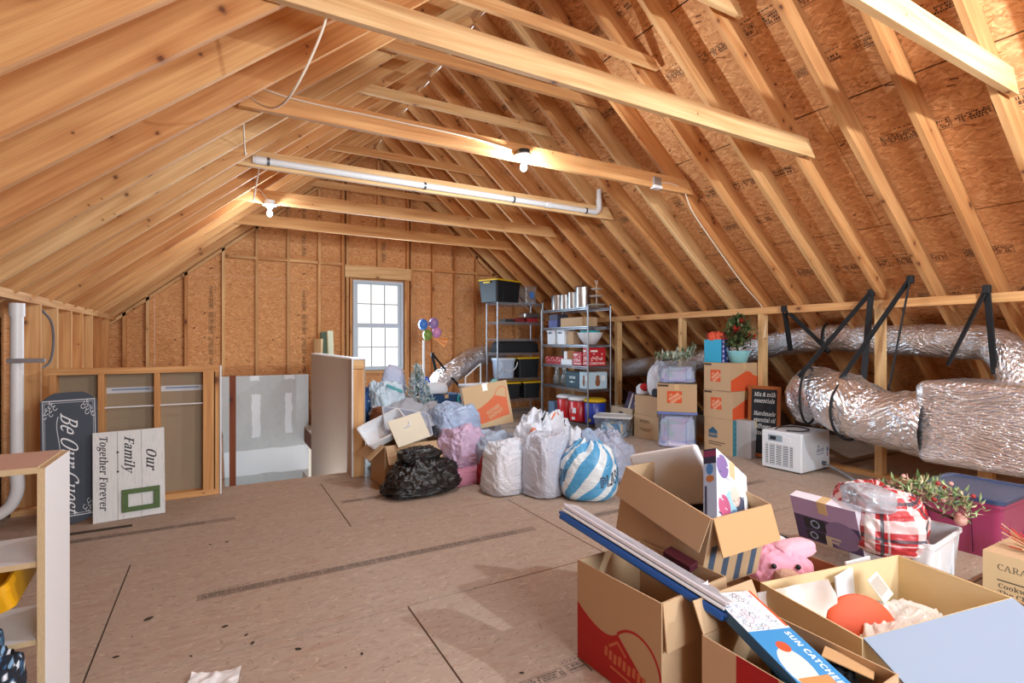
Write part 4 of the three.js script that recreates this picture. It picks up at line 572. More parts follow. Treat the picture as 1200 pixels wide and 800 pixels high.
{ const o = thing('dehumidifier', 'white dehumidifier with slotted grille and black power cord', 'appliance', [5.02, 0.012, -3.13], 0.06); const wm = shiny(0xe6ebf1); at(mesh('casing', rbx(0.52, 0.37, 0.4, 0.015, 3), [wm, wm, wm, wm, wm, wm], o), 0, 0.185, 0); for (const sx of [-1, 1]) for (const sz of [-1, 1]) at(mesh('foot', cyl(0.02, 0.02, 0.014, 12), black, o), sx * 0.2, -0.005, sz * 0.15);
  const g = mesh('grille', bx(0.004, 0.2, 0.27), std(0x3d4249, 0.8), o); at(g, -0.2605, 0.14, -0.02); for (let i = 0; i < 12; i++) at(mesh('slat', rbx(0.01, 0.008, 0.27, 0.002), wm, g), -0.004, -0.092 + i * 0.0168, 0); for (let i = 0; i < 4; i++) at(mesh('slat', rbx(0.01, 0.2, 0.01, 0.002), wm, g), -0.004, 0, -0.1 + i * 0.067);
  at(mesh('control_panel', bx(0.004, 0.06, 0.14), std(0x8fa0ad, 0.5), o), -0.2605, 0.3, -0.06); at(mesh('display', bx(0.006, 0.035, 0.06), black, o), -0.2615, 0.3, -0.08); at(mesh('name_plate', bx(0.006, 0.05, 0.07), plasticWhite, o), -0.2615, 0.295, 0.06);
  at(mesh('side_print', bx(0.3, 0.16, 0.002), std(0xffffff, 0.5, { map: canvas(256, 128, (x, w, h) => { x.fillStyle = '#e6ebf1'; x.fillRect(0, 0, w, h); x.fillStyle = '#2b3f63'; x.font = 'italic bold 44px serif'; x.fillText('AlorAir', 60, 78, 120); x.fillRect(62, 92, 120, 4); x.beginPath(); x.moveTo(70, 46); x.lineTo(92, 20); x.lineTo(112, 46); x.lineTo(92, 34); x.fill(); x.fillStyle = '#5a6fa8'; x.fillRect(226, 50, 22, 34); x.fillStyle = '#b9788a'; x.fillRect(226, 92, 22, 30); }) }), o), 0.08, 0.19, 0.2005);
  mesh('power_cord', tubeGeo([P(-0.18, 0.376, 0.1), P(-0.05, 0.378, 0.14), P(0.12, 0.378, 0.06), P(0.06, 0.378, -0.1), P(-0.12, 0.378, -0.12), P(-0.2, 0.378, -0.02)], 0.006, 40), black, o); at(mesh('hose_fitting', cyl(0.02, 0.02, 0.04, 14), std(0x59626c, 0.5), o), 0.12, 0.06, 0.21, 0, Math.PI / 2); }
tag(mesh('drain_hose', tubeGeo([P(5.14, 0.07, 2.9), P(5.05, 0.04, 2.7), P(4.7, 0.012, 2.3), P(4.3, 0.012, 2.1), P(3.7, 0.012, 1.85)], 0.011, 40), phys(0xb8c2cc, 0.3, { transmission: 0.4, thickness: 0 })), 'clear grey drain hose running from dehumidifier over the floor', 'hose');
// ───────── pile of bags before the half wall ─────────
openCarton('donation_carton', 'brown open carton stuffed with trays beside half wall', [0.56, 0.36, 0.36], [1.5, 0, -4.62], [0.08, 0, 0], [null, 130, 150, null], { depth: 0.17 });
{ const o = sack('trash_bag', 'glossy black trash bag slumped before open carton', [1.47, 0, -4.14], 0.1, { rx: 0.39, ry: 0.34, rz: 0.22, seed: 2, amp: 0.09, f: 3.4, sq: 0.95, cone: 0.55, n: 110 }, trash); at(mesh('knot', sackGeo({ rx: 0.17, ry: 0.1, rz: 0.09, seed: 5, amp: 0.14, f: 4.5, n: 48 }), trash, o), -0.02, 0.28, 0); }
const tray = (label, pos, rot, w, d, m) => { const o = thing('plastic_tray', label, 'tray', pos); mesh('shell', bucket(w * 0.9, d * 0.9, w, d, 0.09, 0.03), m, o); o.rotation.set(...rot); return o; };
tray('white plastic tray tipped up out of the open carton', [1.3, 0.44, -4.62], [0.5, 0.2, 0.35], 0.4, 0.26, plasticWhite);
tray('pale grey tray wedged behind cream sheet', [1.5, 0.46, -4.72], [0.7, -0.1, -0.2], 0.46, 0.28, std(0xbfc4d2, 0.5));
{ const o = tag(at(mesh('foam_sheet', rbx(0.34, 0.25, 0.012, 0.004), std(0xe2d9c4, 0.8)), 1.47, 0.48, -4.47, 0.15, -0.5, 0.2), 'cream flat sheet propped in the open carton', 'sheet'); }
{ const g = new THREE.PlaneGeometry(0.75, 0.5, 30, 20), p = g.attributes.position; for (let i = 0; i < p.count; i++) { const x = p.getX(i), y = p.getY(i); p.setZ(i, 0.06 * noise3(x * 4, y * 4, 1) + 0.02 * noise3(x * 12, y * 12, 5) - 0.25 * y * y - 0.3 * x * x); } g.rotateX(-1.2); g.computeVertexNormals(); tag(at(mesh('grey_cloth', g, std(0xa9adb8, 0.8, { side: THREE.DoubleSide })), 1.68, 0.55, -4.92, 0.1), 'grey limp sheet draped behind the open carton', 'cloth'); }
sack('plastic_bag', 'bluish bulging plastic bag above the pink bag', [2.04, 0.22, -4.75], 0, { rx: 0.23, ry: 0.42, rz: 0.22, seed: 71 }, bagBlue);
const pinkBag = phys(0xd2b6d4, 0.34, film), pinkFlat = phys(0xd692ac, 0.5);
sack('plastic_bag', 'translucent pink plastic bag behind black trash bag', [1.96, 0.1, -4.42], 0.3, { rx: 0.2, ry: 0.36, rz: 0.17, seed: 73, amp: 0.1 }, pinkBag);
sack('pink_pillow', 'flat pink pillow on floor under pink bag', [1.93, 0, -4.25], 0.2, { rx: 0.19, ry: 0.14, rz: 0.1, seed: 75, amp: 0.04, sq: 0.6 }, pinkFlat, undefined, 'pillow');
const swoosh = (x, w, h, c) => { x.fillStyle = c; x.beginPath(); x.moveTo(w * 0.06, h * 0.95); x.lineTo(w * 0.06, h * 0.62); x.quadraticCurveTo(w * 0.4, h * 0.55, w * 0.68, h * 0.3); x.lineTo(w * 0.94, h * 0.4); x.lineTo(w * 0.94, h * 0.8); x.closePath(); x.fill(); x.strokeStyle = c; x.lineWidth = 4; x.beginPath(); x.moveTo(w * 0.68, h * 0.3); x.quadraticCurveTo(w * 0.82, h * 0.04, w * 0.95, h * 0.18); x.lineTo(w * 0.93, h * 0.4); x.stroke(); };
const swooshMat = printed(256, 256, (x, w, h) => { x.fillStyle = rgb(206, 176, 136); x.fillRect(0, 0, w, h); swoosh(x, w, h, '#d9714a'); x.fillStyle = '#c9ad86'; x.save(); x.translate(w * 0.62, h * 0.66); x.rotate(-0.45); x.font = 'bold 30px sans-serif'; x.textAlign = 'center'; x.fillText('HOME', 0, 0); x.fillText('DEPOT', 0, 28); x.restore(); });
{ const o = closedCarton('moving_carton', 'carton with orange swoosh tipped on top of the bag pile', [0.46, 0.43, 0.24], [2.4, 0.4, -4.72], 0, { 4: swooshMat }, undefined, cardLight); o.rotation.set(-0.12, -0.32, 0.16, 'YXZ'); }
sack('clothes_bag', 'see-through bag of pale striped clothes under tipped carton', [2.25, 0.0, -4.38], 0, { rx: 0.24, ry: 0.4, rz: 0.2, seed: 81, amp: 0.1 }, phys(0xa9b7cc, 0.5));
sack('red_cloth_bundle', 'red cloth bundle squeezed beside the pink pillow', [2.08, 0, -4.1], 0, { rx: 0.09, ry: 0.24, rz: 0.08, seed: 83, amp: 0.1 }, std(0x9c2c30, 0.85), undefined, 'cloth');
sack('plastic_bag', 'square white plastic bag beside the taller creased bag', [2.14, 0, -3.85], 0.15, { rx: 0.21, ry: 0.43, rz: 0.15, seed: 91, amp: 0.06, sq: 0.55 }, bagMat);
sack('plastic_bag', 'tall creased white plastic bag between square bag and striped bag', [2.37, 0, -3.62], 0.25, { rx: 0.18, ry: 0.5, rz: 0.15, seed: 93, amp: 0.06, sq: 0.6 }, phys(0xc9cfdf, 0.3, film));
const printBag = std(0xffffff, 0.4, { map: canvas(256, 256, (x, w, h) => { x.fillStyle = '#dbe1ec'; x.fillRect(0, 0, w, h); for (let i = 0; i < 60; i++) { x.fillStyle = ['#20242c', '#d8704a', '#ffffff', '#aeb9cc', '#3b4454'][i % 5]; x.save(); x.translate(rnd() * w, rnd() * h); x.rotate(rnd() * 3); x.fillRect(-9, -3, rr(8, 26), rr(3, 8)); x.restore(); } }) });
sack('shopping_bag', 'crumpled white shopping bag with black and orange print heaped behind', [2.62, 0.0, -4.05], 0.4, { rx: 0.29, ry: 0.58, rz: 0.2, seed: 95, amp: 0.09, neck: 0.15 }, printBag);
sack('plastic_bag', 'small white knotted bag between printed bag and striped bag', [2.86, 0, -3.95], 0, { rx: 0.15, ry: 0.45, rz: 0.13, seed: 97, amp: 0.1, neck: 0.5 }, bagMat);
const stripeTex = canvas(512, 256, (x, w, h) => { x.fillStyle = '#e3edf3'; x.fillRect(0, 0, w, h); x.fillStyle = '#4fa3d6'; for (let i = -8; i < 16; i++) { x.beginPath(); x.moveTo(i * 64, h); x.lineTo(i * 64 + 34, h); x.lineTo(i * 64 + 34 + 190, 0); x.lineTo(i * 64 + 190, 0); x.fill(); } x.strokeStyle = '#1d2b3d'; x.lineWidth = 3; x.font = 'bold 34px sans-serif'; for (const k of [0.12, 0.46, 0.8]) { x.save(); x.translate(w * k, h * 0.62); x.rotate(-0.15); x.strokeText('PLAY', 0, 0); x.restore(); } });
{ const o = sack('striped_bag', 'blue and white striped plastic bag with outlined lettering', [2.6, 0, -3.35], 2.5, { rx: 0.215, ry: 0.47, rz: 0.17, seed: 99, amp: 0.04, sq: 0.8, neck: 0.35 }, phys(0xffffff, 0.35, { map: stripeTex, ...film })); at(mesh('handle_tie', sackGeo({ rx: 0.06, ry: 0.12, rz: 0.035, seed: 3, amp: 0.2, n: 32 }), bagBlue, o), 0, 0.42, 0); }
sack('plastic_bag', 'grey lavender plastic bag sagging behind the striped bag', [3.08, 0, -3.72], 0.5, { rx: 0.24, ry: 0.43, rz: 0.22, seed: 101, amp: 0.08, sq: 0.8, neck: 0.35 }, phys(0xa6aec4, 0.36, film));
// under and behind the heap
for (const [x, d, rx, ry, sd, lab, m] of [[1.52, 5.2, 0.24, 0.5, 111, 'pale blue full bag at the back of pile by half wall', bagBlue], [2.02, 5.35, 0.25, 0.55, 113, 'white full bag at back of pile under frosted tree', bagMat], [2.55, 5.25, 0.26, 0.42, 115, 'grey full bag at the back of pile behind tipped carton', bagGrey], [2.36, 5.98, 0.25, 0.5, 117, 'deep blue full bag under quilted case', phys(0x2c4e86, 0.5)], [1.8, 5.98, 0.26, 0.5, 119, 'blue grey full bag under frosted tree', phys(0x6c86b0, 0.5)], [2.88, 5.95, 0.24, 0.4, 121, 'white full bag under see through tote', bagMat], [3.25, 5.2, 0.26, 0.3, 123, 'dark wire and cloth heap beside the wire shelving', std(0x1c2026, 0.8)]]) sack('heaped_bag', lab, [x, 0, -d], x, { rx: rx * 0.86, ry, rz: 0.2, seed: sd, amp: 0.1 }, m);
{ const o = sack('white_pillow', 'white rumpled pillow bag with teal trim behind trays', [1.5, 0.48, -5.3], 0.3, { rx: 0.17, ry: 0.36, rz: 0.13, seed: 131, amp: 0.14 }, phys(0xc9dcea, 0.4)); at(mesh('teal_trim', rbx(0.2, 0.03, 0.02, 0.006), std(0x58a8ae, 0.6), o), 0.02, 0.3, 0.12, 0, 0, -0.4); }
sack('brown_toy', 'brown plush toy peeking beside white tray', [1.36, 0.42, -5.0], 0, { rx: 0.09, ry: 0.2, rz: 0.08, seed: 133, amp: 0.08 }, std(0x8a5638, 0.9), undefined, 'toy');
sack('blue_cloth', 'dark blue cloth heap against half wall end', [1.32, 0.4, -5.45], 0, { rx: 0.1, ry: 0.36, rz: 0.14, seed: 135, amp: 0.14 }, std(0x2f5a94, 0.8), undefined, 'cloth');
{ const o = thing('frosted_tree', 'small frosted artificial tree in the middle of pile', 'plant', [1.92, 0.5, -5.55]); const cone = () => { const e = rnd() ** 1.3, a = rr(0, 6.28), r = (0.2 * (1 - e) + 0.02) * Math.sqrt(rnd()); return [Math.cos(a) * r, 0.02 + e * 0.46, Math.sin(a) * r]; }; mesh('frosted_needles', foliage(800, cone, 0.055, 0.34), leafMat(0xd4dde0), o).userData.kind = 'stuff'; mesh('green_needles', foliage(420, cone, 0.055, 0.34), leafMat(0x7d9c93), o).userData.kind = 'stuff'; rod(o, 'trunk', P(0, 0, 0), P(0, 0.4, 0), 0.012, darkWood); }
sack('white_cloth', 'lilac white curved cushion behind the frosted tree', [1.75, 0.45, -5.9], 0, { rx: 0.13, ry: 0.52, rz: 0.1, seed: 137, amp: 0.04 }, std(0xc2cbe6, 0.7), undefined, 'cushion');
{ const o = closedCarton('quilted_case', 'navy case with teal strap lying on heaped bags', [0.44, 0.12, 0.28], [2.36, 0.5, -5.95], 0.1, {}, undefined, std(0x1d4572, 0.6)); at(mesh('teal_strap', new THREE.TorusGeometry(0.06, 0.014, 8, 24, 4), std(0x3aa6ae, 0.6), o), 0.2, 0.06, 0.16); }
sack('round_pillow', 'white domed pillow resting on navy case', [2.3, 0.625, -5.98], 0, { rx: 0.13, ry: 0.14, rz: 0.12, seed: 139, amp: 0.02 }, std(0xdfe5ee, 0.8), undefined, 'pillow'); sack('blue_ball', 'royal blue rolled cloth behind domed pillow', [2.2, 0.6, -6.2], 0, { rx: 0.1, ry: 0.22, rz: 0.1, seed: 141, amp: 0.04 }, std(0x2b52c0, 0.7), undefined, 'cloth');
{ const o = tote('clear_tote', 'see-through tote with raised handle among bags', [0.44, 0.34, 0.34], [2.86, 0.38, -5.92], 0.1, clearPlastic, plasticWhite, { handles: false }); const fr = std(0xdde6ea, 0.4); rod(o, 'handle', P(-0.2, 0.33, 0), P(-0.2, 0.44, 0), 0.008, fr); rod(o, 'handle', P(0.02, 0.33, 0), P(0.02, 0.6, 0), 0.008, fr); rod(o, 'handle', P(-0.2, 0.44, 0), P(0.02, 0.6, 0), 0.008, fr); at(mesh('blanket_filling', sackGeo({ rx: 0.16, ry: 0.28, rz: 0.12, seed: 143, sq: 0.5 }), bagBlue, o), 0, 0.01, 0); }
{ const o = thing('spray_mop', 'pale teal mop head with grey handle poking from pile', 'mop', [3.0, 0.72, -5.85]); rod(o, 'handle', P(0.02, 0.02, 0), P(0.34, 0.2, 0.3), 0.01, std(0x9fb2c0, 0.4)); const g = mesh('head', rbx(0.2, 0.03, 0.07, 0.01), std(0x86c9c6, 0.5), o); at(g, 0.0, 0.0, 0, 0.5, 0, 0.55); }
{ const o = thing('balloon_ornament', 'cluster of small coloured balloons on white stick', 'decoration', [2.73, 0, -7.6]); rod(o, 'stick', P(0, 0.0, 0), P(0, 1.28, 0), 0.018, white); for (const [x, y, c] of [[-0.01, 1.52, 0x3b7fd8], [0.14, 1.54, 0x9b7fb8], [0.18, 1.4, 0xd48fc4], [0.05, 1.36, 0x7c9a3c]]) { const g = new THREE.SphereGeometry(0.075, 24, 18); g.scale(1, 1.15, 1); at(mesh('balloon', g, shiny(c), o), x, y, x * 0.4); } const g = new THREE.ConeGeometry(0.075, 0.2, 24); at(mesh('orange_cone', g, shiny(0xe8934e), o), 0.26, 1.28, 0, 0, 0, 1.25); }
const gd = thing('gable_duct', 'silver insulated duct lying along the gable behind the heap', 'duct', [0, 0, 0]); mesh('tube', ductGeo([P(2.85, 0.3, 7.7), P(3.05, 0.62, 7.75), P(3.35, 0.8, 7.8), P(3.75, 0.98, 7.95), P(4.3, 1.1, 8.05)], 0.17, 60, 28, 14), foil, gd);
{ const o = thing('duct_strap', 'black webbing strap crossing the gable duct', 'strap', [0, 0, 0]); bar(o, 'webbing', P(2.93, 1.06, 7.75), P(3.3, 0.55, 7.55), 0.004, 0.05, strapMat); bar(o, 'webbing', P(2.93, 1.06, 7.78), P(3.1, 0.7, 8.0), 0.004, 0.05, strapMat); at(mesh('staple_loop', rbx(0.05, 0.07, 0.05, 0.01), strapMat, o), 2.93, 1.05, -7.76); }
for (const [i, x, c, h] of [[0, 1.36, 0x5d7460, 1.4], [1, 1.45, 0xc2b894, 1.42]]) tag(at(mesh('picture_panel', rbx(0.1, h, 0.03, 0.004), std(c, 0.7)), x, h / 2 + 0.002, -8.05, 0.3 + i * 0.2, -0.06), ['dark green panel leaning at gable beyond half wall', 'pale panel leaning at gable beside green panel'][i], 'panel');
tag(at(mesh('rolled_paper', cyl(0.07, 0.07, 1.3, 20), cardLight), 1.26, 0.65, -8.05), 'tan roll standing at gable behind half wall', 'roll');
// ───────── near boxes at the right ─────────
const redSwoosh = printed(256, 256, (x, w, h) => { x.fillStyle = '#b2231f'; x.beginPath(); x.moveTo(0, h); x.lineTo(0, h * 0.42); x.quadraticCurveTo(w * 0.36, h * 0.66, w * 0.52, h * 0.5); x.lineTo(w * 0.92, h * 0.86); x.lineTo(w * 0.95, h); x.fill(); x.strokeStyle = '#b2231f'; x.lineWidth = 6; x.beginPath(); x.moveTo(w * 0.52, h * 0.5); x.bezierCurveTo(w * 0.7, h * 0.3, w * 0.98, h * 0.4, w, h * 0.72); x.lineTo(w * 0.92, h * 0.86); x.stroke(); x.fillStyle = '#c9704a'; x.save(); x.translate(w * 0.36, h * 0.78); x.rotate(0.1); for (let i = 0; i < 9; i++) x.fillRect(i * 14, -26 + (i % 3) * 2, 9, 24); x.fillRect(20, 12, 90, 6); x.restore(); x.strokeStyle = '#c9704a'; x.beginPath(); x.moveTo(w * 0.42, h * 0.66); x.lineTo(w * 0.52, h * 0.58); x.lineTo(w * 0.62, h * 0.67); x.stroke(); });
openCarton('moving_carton', 'brown carton with red swoosh under the blue lid', [0.36, 0.39, 0.42], [1.44, 0, -1.48], [0.08, 0, 0], [null, null, 174, null], { faces: { 1: redSwoosh }, depth: 0.16 });
{ const o = thing('torn_packing', 'white torn packing strip hanging out of red swoosh carton', 'packaging', [1.46, 0.3, -1.245]); const g = new THREE.PlaneGeometry(0.06, 0.24, 4, 14), p = g.attributes.position; for (let i = 0; i < p.count; i++) p.setXYZ(i, p.getX(i) + 0.012 * Math.sin(p.getY(i) * 20), p.getY(i), 0.02 * Math.sin(p.getY(i) * 14 + p.getX(i) * 30) - 0.02); g.computeVertexNormals(); mesh('strip', g, std(0xd9d4d8, 0.7, { side: THREE.DoubleSide }), o); }
closedCarton('plain_carton', 'plain brown carton carrying the tilted open carton', [0.34, 0.24, 0.46], [1.82, 0, -1.64], 0.02, {}, undefined, cardDark);
// tilted open carton (pose from the photograph: long side toward the stair, sloping to the viewer)
const tiltBox = openCarton('tilted_carton', 'large open carton tilted on other boxes with hanging flaps', [0.485, 0.315, 0.366], [1.806, 0.483, -1.614], [-1.555, 0, -0.211], [150, null, 166, null], { depth: 0.14, flap: cardboard, faces: { 0: printed(256, 256, (x, w, h) => { x.fillStyle = '#44546a'; for (let i = 0; i < 4; i++) x.fillRect(20 + i * 62, 100, 26, 156); x.fillStyle = '#d8dde2'; x.fillRect(70, 90, 90, 24); }) } });
tiltBox.children.forEach((m) => { m.position.y -= 0.1575; }); tiltBox.children.filter((m) => m.name === 'flap')[0].material = cardLight;
tag(at(mesh('packing_foam', rbx(0.36, 0.28, 0.04, 0.02, 3), plasticWhite), 1.86, 0.62, -1.76, -1.2, 0.25, 0.3), 'white rounded foam panel sticking out of the tilted carton', 'panel');
tag(at(mesh('dark_tray', rbx(0.2, 0.22, 0.03, 0.02, 3), black), 1.93, 0.58, -1.68, -1.4, 0.3, 0.3), 'black tray inside the tilted carton', 'tray');
const gameTex = canvas(256, 320, (x, w, h) => { x.fillStyle = '#c9d3e2'; x.fillRect(0, 0, w, h); const blobs = [['#e8eef4', 170, 80, 70], ['#8fc3d4', 120, 200, 50], ['#b8456e', 60, 240, 46], ['#5c7fae', 150, 270, 50], ['#2c3550', 200, 180, 44], ['#dfc3b4', 150, 150, 38], ['#6d4f8e', 50, 60, 46]]; for (const [c, a, b, r] of blobs) { x.fillStyle = c; x.globalAlpha = 0.85; x.beginPath(); x.ellipse(a, b, r, r * 1.2, 0.4, 0, 7); x.fill(); } x.globalAlpha = 1; for (let i = 0; i < 26; i++) { x.fillStyle = i % 2 ? '#f4f7fa' : '#37405c'; x.fillRect(rnd() * w, rnd() * h, rr(6, 30), rr(3, 10)); } x.fillStyle = '#eef2f6'; x.fillRect(w - 30, 0, 30, h); });
const gameSide = printed(96, 320, (x, w, h) => { x.fillStyle = '#9fb0cc'; x.fillRect(0, 0, w, h); x.fillStyle = '#222b46'; x.fillRect(0, 0, w, 70); x.fillStyle = '#7a2b52'; x.fillRect(0, 8, w, 30); x.fillStyle = '#3f78b4'; x.beginPath(); x.arc(46, 96, 26, 0, 7); x.fill(); x.fillStyle = '#a66a3c'; x.beginPath(); x.ellipse(48, 140, 30, 16, 0, 0, 7); x.fill(); x.fillStyle = '#3b4058'; x.fillRect(8, 172, 18, 130); }, 0.4);
{ const o = closedCarton('game_box', 'glossy illustrated toy box standing in tilted carton', [0.29, 0.3, 0.055], [1.838, 0.613, -1.444], 0, { 4: std(0xffffff, 0.25, { map: gameTex }), 1: gameSide, 0: gameSide }, undefined, std(0x6f7fa4, 0.4)); o.rotation.set(-0.274, 0.326, -0.596, 'YXZ'); o.translateY(-0.15); }
// lids lying on the red swoosh carton
{ const a = P(1.24, 0.535, 1.8), b = P(1.42, 0.365, 1.126); const view = b.clone().lerp(a, 0.5).sub(camera.position).normalize(), dirL = b.clone().sub(a).normalize(), across = view.clone().addScaledVector(dirL, -view.dot(dirL)).normalize();
  const up0 = dirL.clone().cross(across).normalize(); if (up0.y < 0) up0.negate(); across.addScaledVector(up0, 0.22).normalize(); const up = across.clone().cross(dirL).normalize(); if (up.y < 0) up.negate();
  const put = (name, label, cat, m, w, t, lift, cut) => { const o = thing(name, label, cat), L = +(a.distanceTo(b) * cut).toFixed(3); mesh('panel', rbx(w, t, L, Math.min(0.01, t / 3), 2), m, o); at(mesh('rim', rbx(w * 0.98, t * 0.4, L + 0.012, 0.003), m, o), 0, t * 0.3, 0); o.position.copy(a).lerp(b, 0.5).addScaledVector(across, w / 2).addScaledVector(up, lift); const M = new THREE.Matrix4().makeBasis(up.clone().cross(dirL).normalize(), up, dirL); o.quaternion.setFromRotationMatrix(M); return o; };
  put('plastic_cover', 'long deep blue plastic lid stuffed slanting into the red swoosh carton', 'cover', shiny(0x24579e), 0.15, 0.03, 0, 1); put('white_board', 'white board lying on the blue plastic lid', 'board', plasticWhite, 0.13, 0.012, 0.026, 0.98); put('white_board', 'grey white folded board topmost over the blue lid', 'board', std(0xd3d0d8, 0.5), 0.12, 0.016, 0.042, 0.99); }
{ const o = thing('paperback', 'dark red flat box wedged between lids and tilted carton', 'box', [1.585, 0.4, -1.46]); at(mesh('cover', rbx(0.05, 0.03, 0.13, 0.004), std(0x53202c, 0.5), o), 0, 0, 0, 0.1, 0.15, 0.2); }
// red print carton with craft kit
const feMat = printed(256, 256, (x, w, h) => { x.fillStyle = '#b51e26'; x.fillRect(0, 0, w, h); x.fillStyle = rgb(214, 186, 156); x.fillRect(0, 0, w * 0.3, h * 0.5); x.fillRect(w * 0.62, 0, w * 0.38, h); x.font = 'bold 80px sans-serif'; x.save(); x.translate(20, 250); x.rotate(-0.05); x.fillText('FE', 0, 0); x.restore(); });
openCarton('print_carton', 'red and tan printed carton holding a craft kit', [0.32, 0.31, 0.42], [1.525, 0, -0.955], [0.02, 0, 0], [null, null, null, 25], { faces: { 1: feMat }, depth: 0.1 });
sack('dark_cloth', 'black cloth bundle stuffed in the red and tan printed carton', [1.6, 0.007, -0.92], 0, { rx: 0.06, ry: 0.27, rz: 0.13, seed: 181, amp: 0.1 }, std(0x16161a, 0.8), undefined, 'cloth');
tag(at(mesh('cream_card', rbx(0.11, 0.004, 0.13, 0.001), cardLight), 1.64, 0.3, -0.86, 0.4, 0.15, -0.2), 'cream folded card lying on black cloth in printed carton', 'card');
const sunTex = canvas(256, 512, (x, w, h) => { x.fillStyle = '#dfe6ee'; x.fillRect(0, 0, w, h * 0.42); for (let i = 0; i < 70; i++) { x.strokeStyle = ['#8d94a8', '#c79bb6', '#7fa6c6', '#3a3f4c'][i % 4]; x.lineWidth = 2; x.beginPath(); x.arc(rr(20, w - 30), rr(10, h * 0.4), rr(4, 18), 0, 6); x.stroke(); } x.fillStyle = '#e0603c'; x.fillRect(w - 16, 0, 16, h * 0.4); x.fillStyle = '#3d8fcb'; x.fillRect(0, h * 0.42, w, h * 0.58); x.fillStyle = '#e8e2d6'; x.beginPath(); x.ellipse(80, h * 0.76, 70, 90, 0.3, 0, 7); x.fill(); x.fillStyle = '#d9583a'; x.beginPath(); x.ellipse(110, h * 0.58, 34, 26, 0, 0, 7); x.fill(); x.fillStyle = '#c9905c'; x.fillRect(20, h * 0.84, 170, 70); x.fillStyle = '#f4f8fb'; x.save(); x.translate(w - 62, h * 0.45); x.rotate(Math.PI / 2); x.font = 'bold 44px sans-serif'; x.fillText('SUN CATCHERS', 0, 0, 270); x.restore(); });
{ const o = thing('craft_kit', 'glossy suncatcher craft kit box lying in printed carton', 'craft kit', [1.49, 0.335, -0.99]); o.rotation.set(0.22, -0.2, -0.1, 'YXZ'); const e = std(0x2c6ca8, 0.4); at(mesh('kit_box', bx(0.17, 0.035, 0.42), [e, e, std(0xffffff, 0.3, { map: sunTex }), e, e, e], o), 0, 0, 0); }
// pink plush in carton
openCarton('toy_carton', 'dark brown open carton holding the pink plush', [0.44, 0.26, 0.4], [2.18, 0, -1.5], [0, 0, 0], [null, null, null, null], { side: cardDark });
{ const o = thing('pink_plush', 'fluffy pink plush animal with tan snout in brown carton', 'plush toy', [2.18, 0.008, -1.46], -0.6); const pk = phys(0xe79fb4, 0.95, { sheen: 1, sheenRoughness: 0.5, sheenColor: new THREE.Color(0xffd6e0) }); mesh('body', sackGeo({ rx: 0.15, ry: 0.34, rz: 0.13, seed: 151, amp: 0.035 }), pk, o); at(mesh('snout', sackGeo({ rx: 0.05, ry: 0.08, rz: 0.05, seed: 153, amp: 0.02, n: 32 }), std(0xc9a08c, 0.9), o), 0.0, 0.2, 0.13); for (const s of [-1, 1]) at(mesh('eye', new THREE.SphereGeometry(0.011, 12, 10), black, o), s * 0.05, 0.29, 0.125); at(mesh('arm', sackGeo({ rx: 0.1, ry: 0.07, rz: 0.045, seed: 155, amp: 0.04, n: 36 }), phys(0xe8b0c0, 0.95), o), 0.09, 0.29, 0.0, 0.5); }
// flat kit boxes and purple device box
{ const o = closedCarton('label_carton', 'tan carton with white address label behind the tilted carton', [0.2, 0.22, 0.36], [2.5, 0.0, -1.95], 0.1, {}); at(mesh('address_label', bx(0.13, 0.002, 0.22), std(0xffffff, 0.5, { map: canvas(128, 192, (x, w, h) => { x.fillStyle = '#eceff2'; x.fillRect(0, 0, w, h); x.fillStyle = '#555b66'; for (let i = 0; i < 9; i++) x.fillRect(10, 14 + i * 19, rr(40, 104), i % 3 ? 3 : 8); }) }), o), 0, 0.223, -0.02); }
{ const o = thing('speaker_disc', 'black round dial with silver face between cartons', 'device', [2.5, 0.0, -1.68]); at(mesh('housing', cyl(0.09, 0.1, 0.24, 24), black, o), 0, 0.12, 0); at(mesh('dial', cyl(0.06, 0.06, 0.004, 24), plasticWhite, o), 0, 0.242, 0); at(mesh('hub', cyl(0.03, 0.03, 0.008, 16), std(0x3a4a6c, 0.4), o), 0, 0.244, 0); }
const purpleTex = canvas(256, 192, (x, w, h) => { x.fillStyle = '#b49bc4'; x.fillRect(0, 0, w, h * 0.42); x.fillStyle = '#4b3a66'; x.fillRect(0, h * 0.42, w, h); x.fillStyle = '#8a76a0'; x.beginPath(); x.ellipse(186, 130, 66, 60, 0, 0, 7); x.fill(); x.fillStyle = '#20222e'; x.fillRect(40, 86, 86, 50); x.fillRect(40, 144, 80, 40); x.strokeStyle = '#9fb4d8'; x.lineWidth = 6; x.beginPath(); x.arc(84, 110, 16, 0, 7); x.stroke(); x.beginPath(); x.arc(70, 164, 14, 0, 7); x.stroke(); x.fillStyle = '#cdbfa4'; x.fillRect(118, 148, 22, 44); x.fillRect(118, 148, 60, 10); x.fillRect(118, 166, 50, 8); });
{ const o = closedCarton('gadget_box', 'purple gadget box with dark lens picture', [0.36, 0.26, 0.063], [2.927, 0.265, -1.636], 0, { 4: std(0xffffff, 0.4, { map: purpleTex }) }, undefined, std(0xe3dde8, 0.5)); o.rotation.set(0.31, -1.6, 0.02, 'YXZ'); o.translateY(-0.13); }
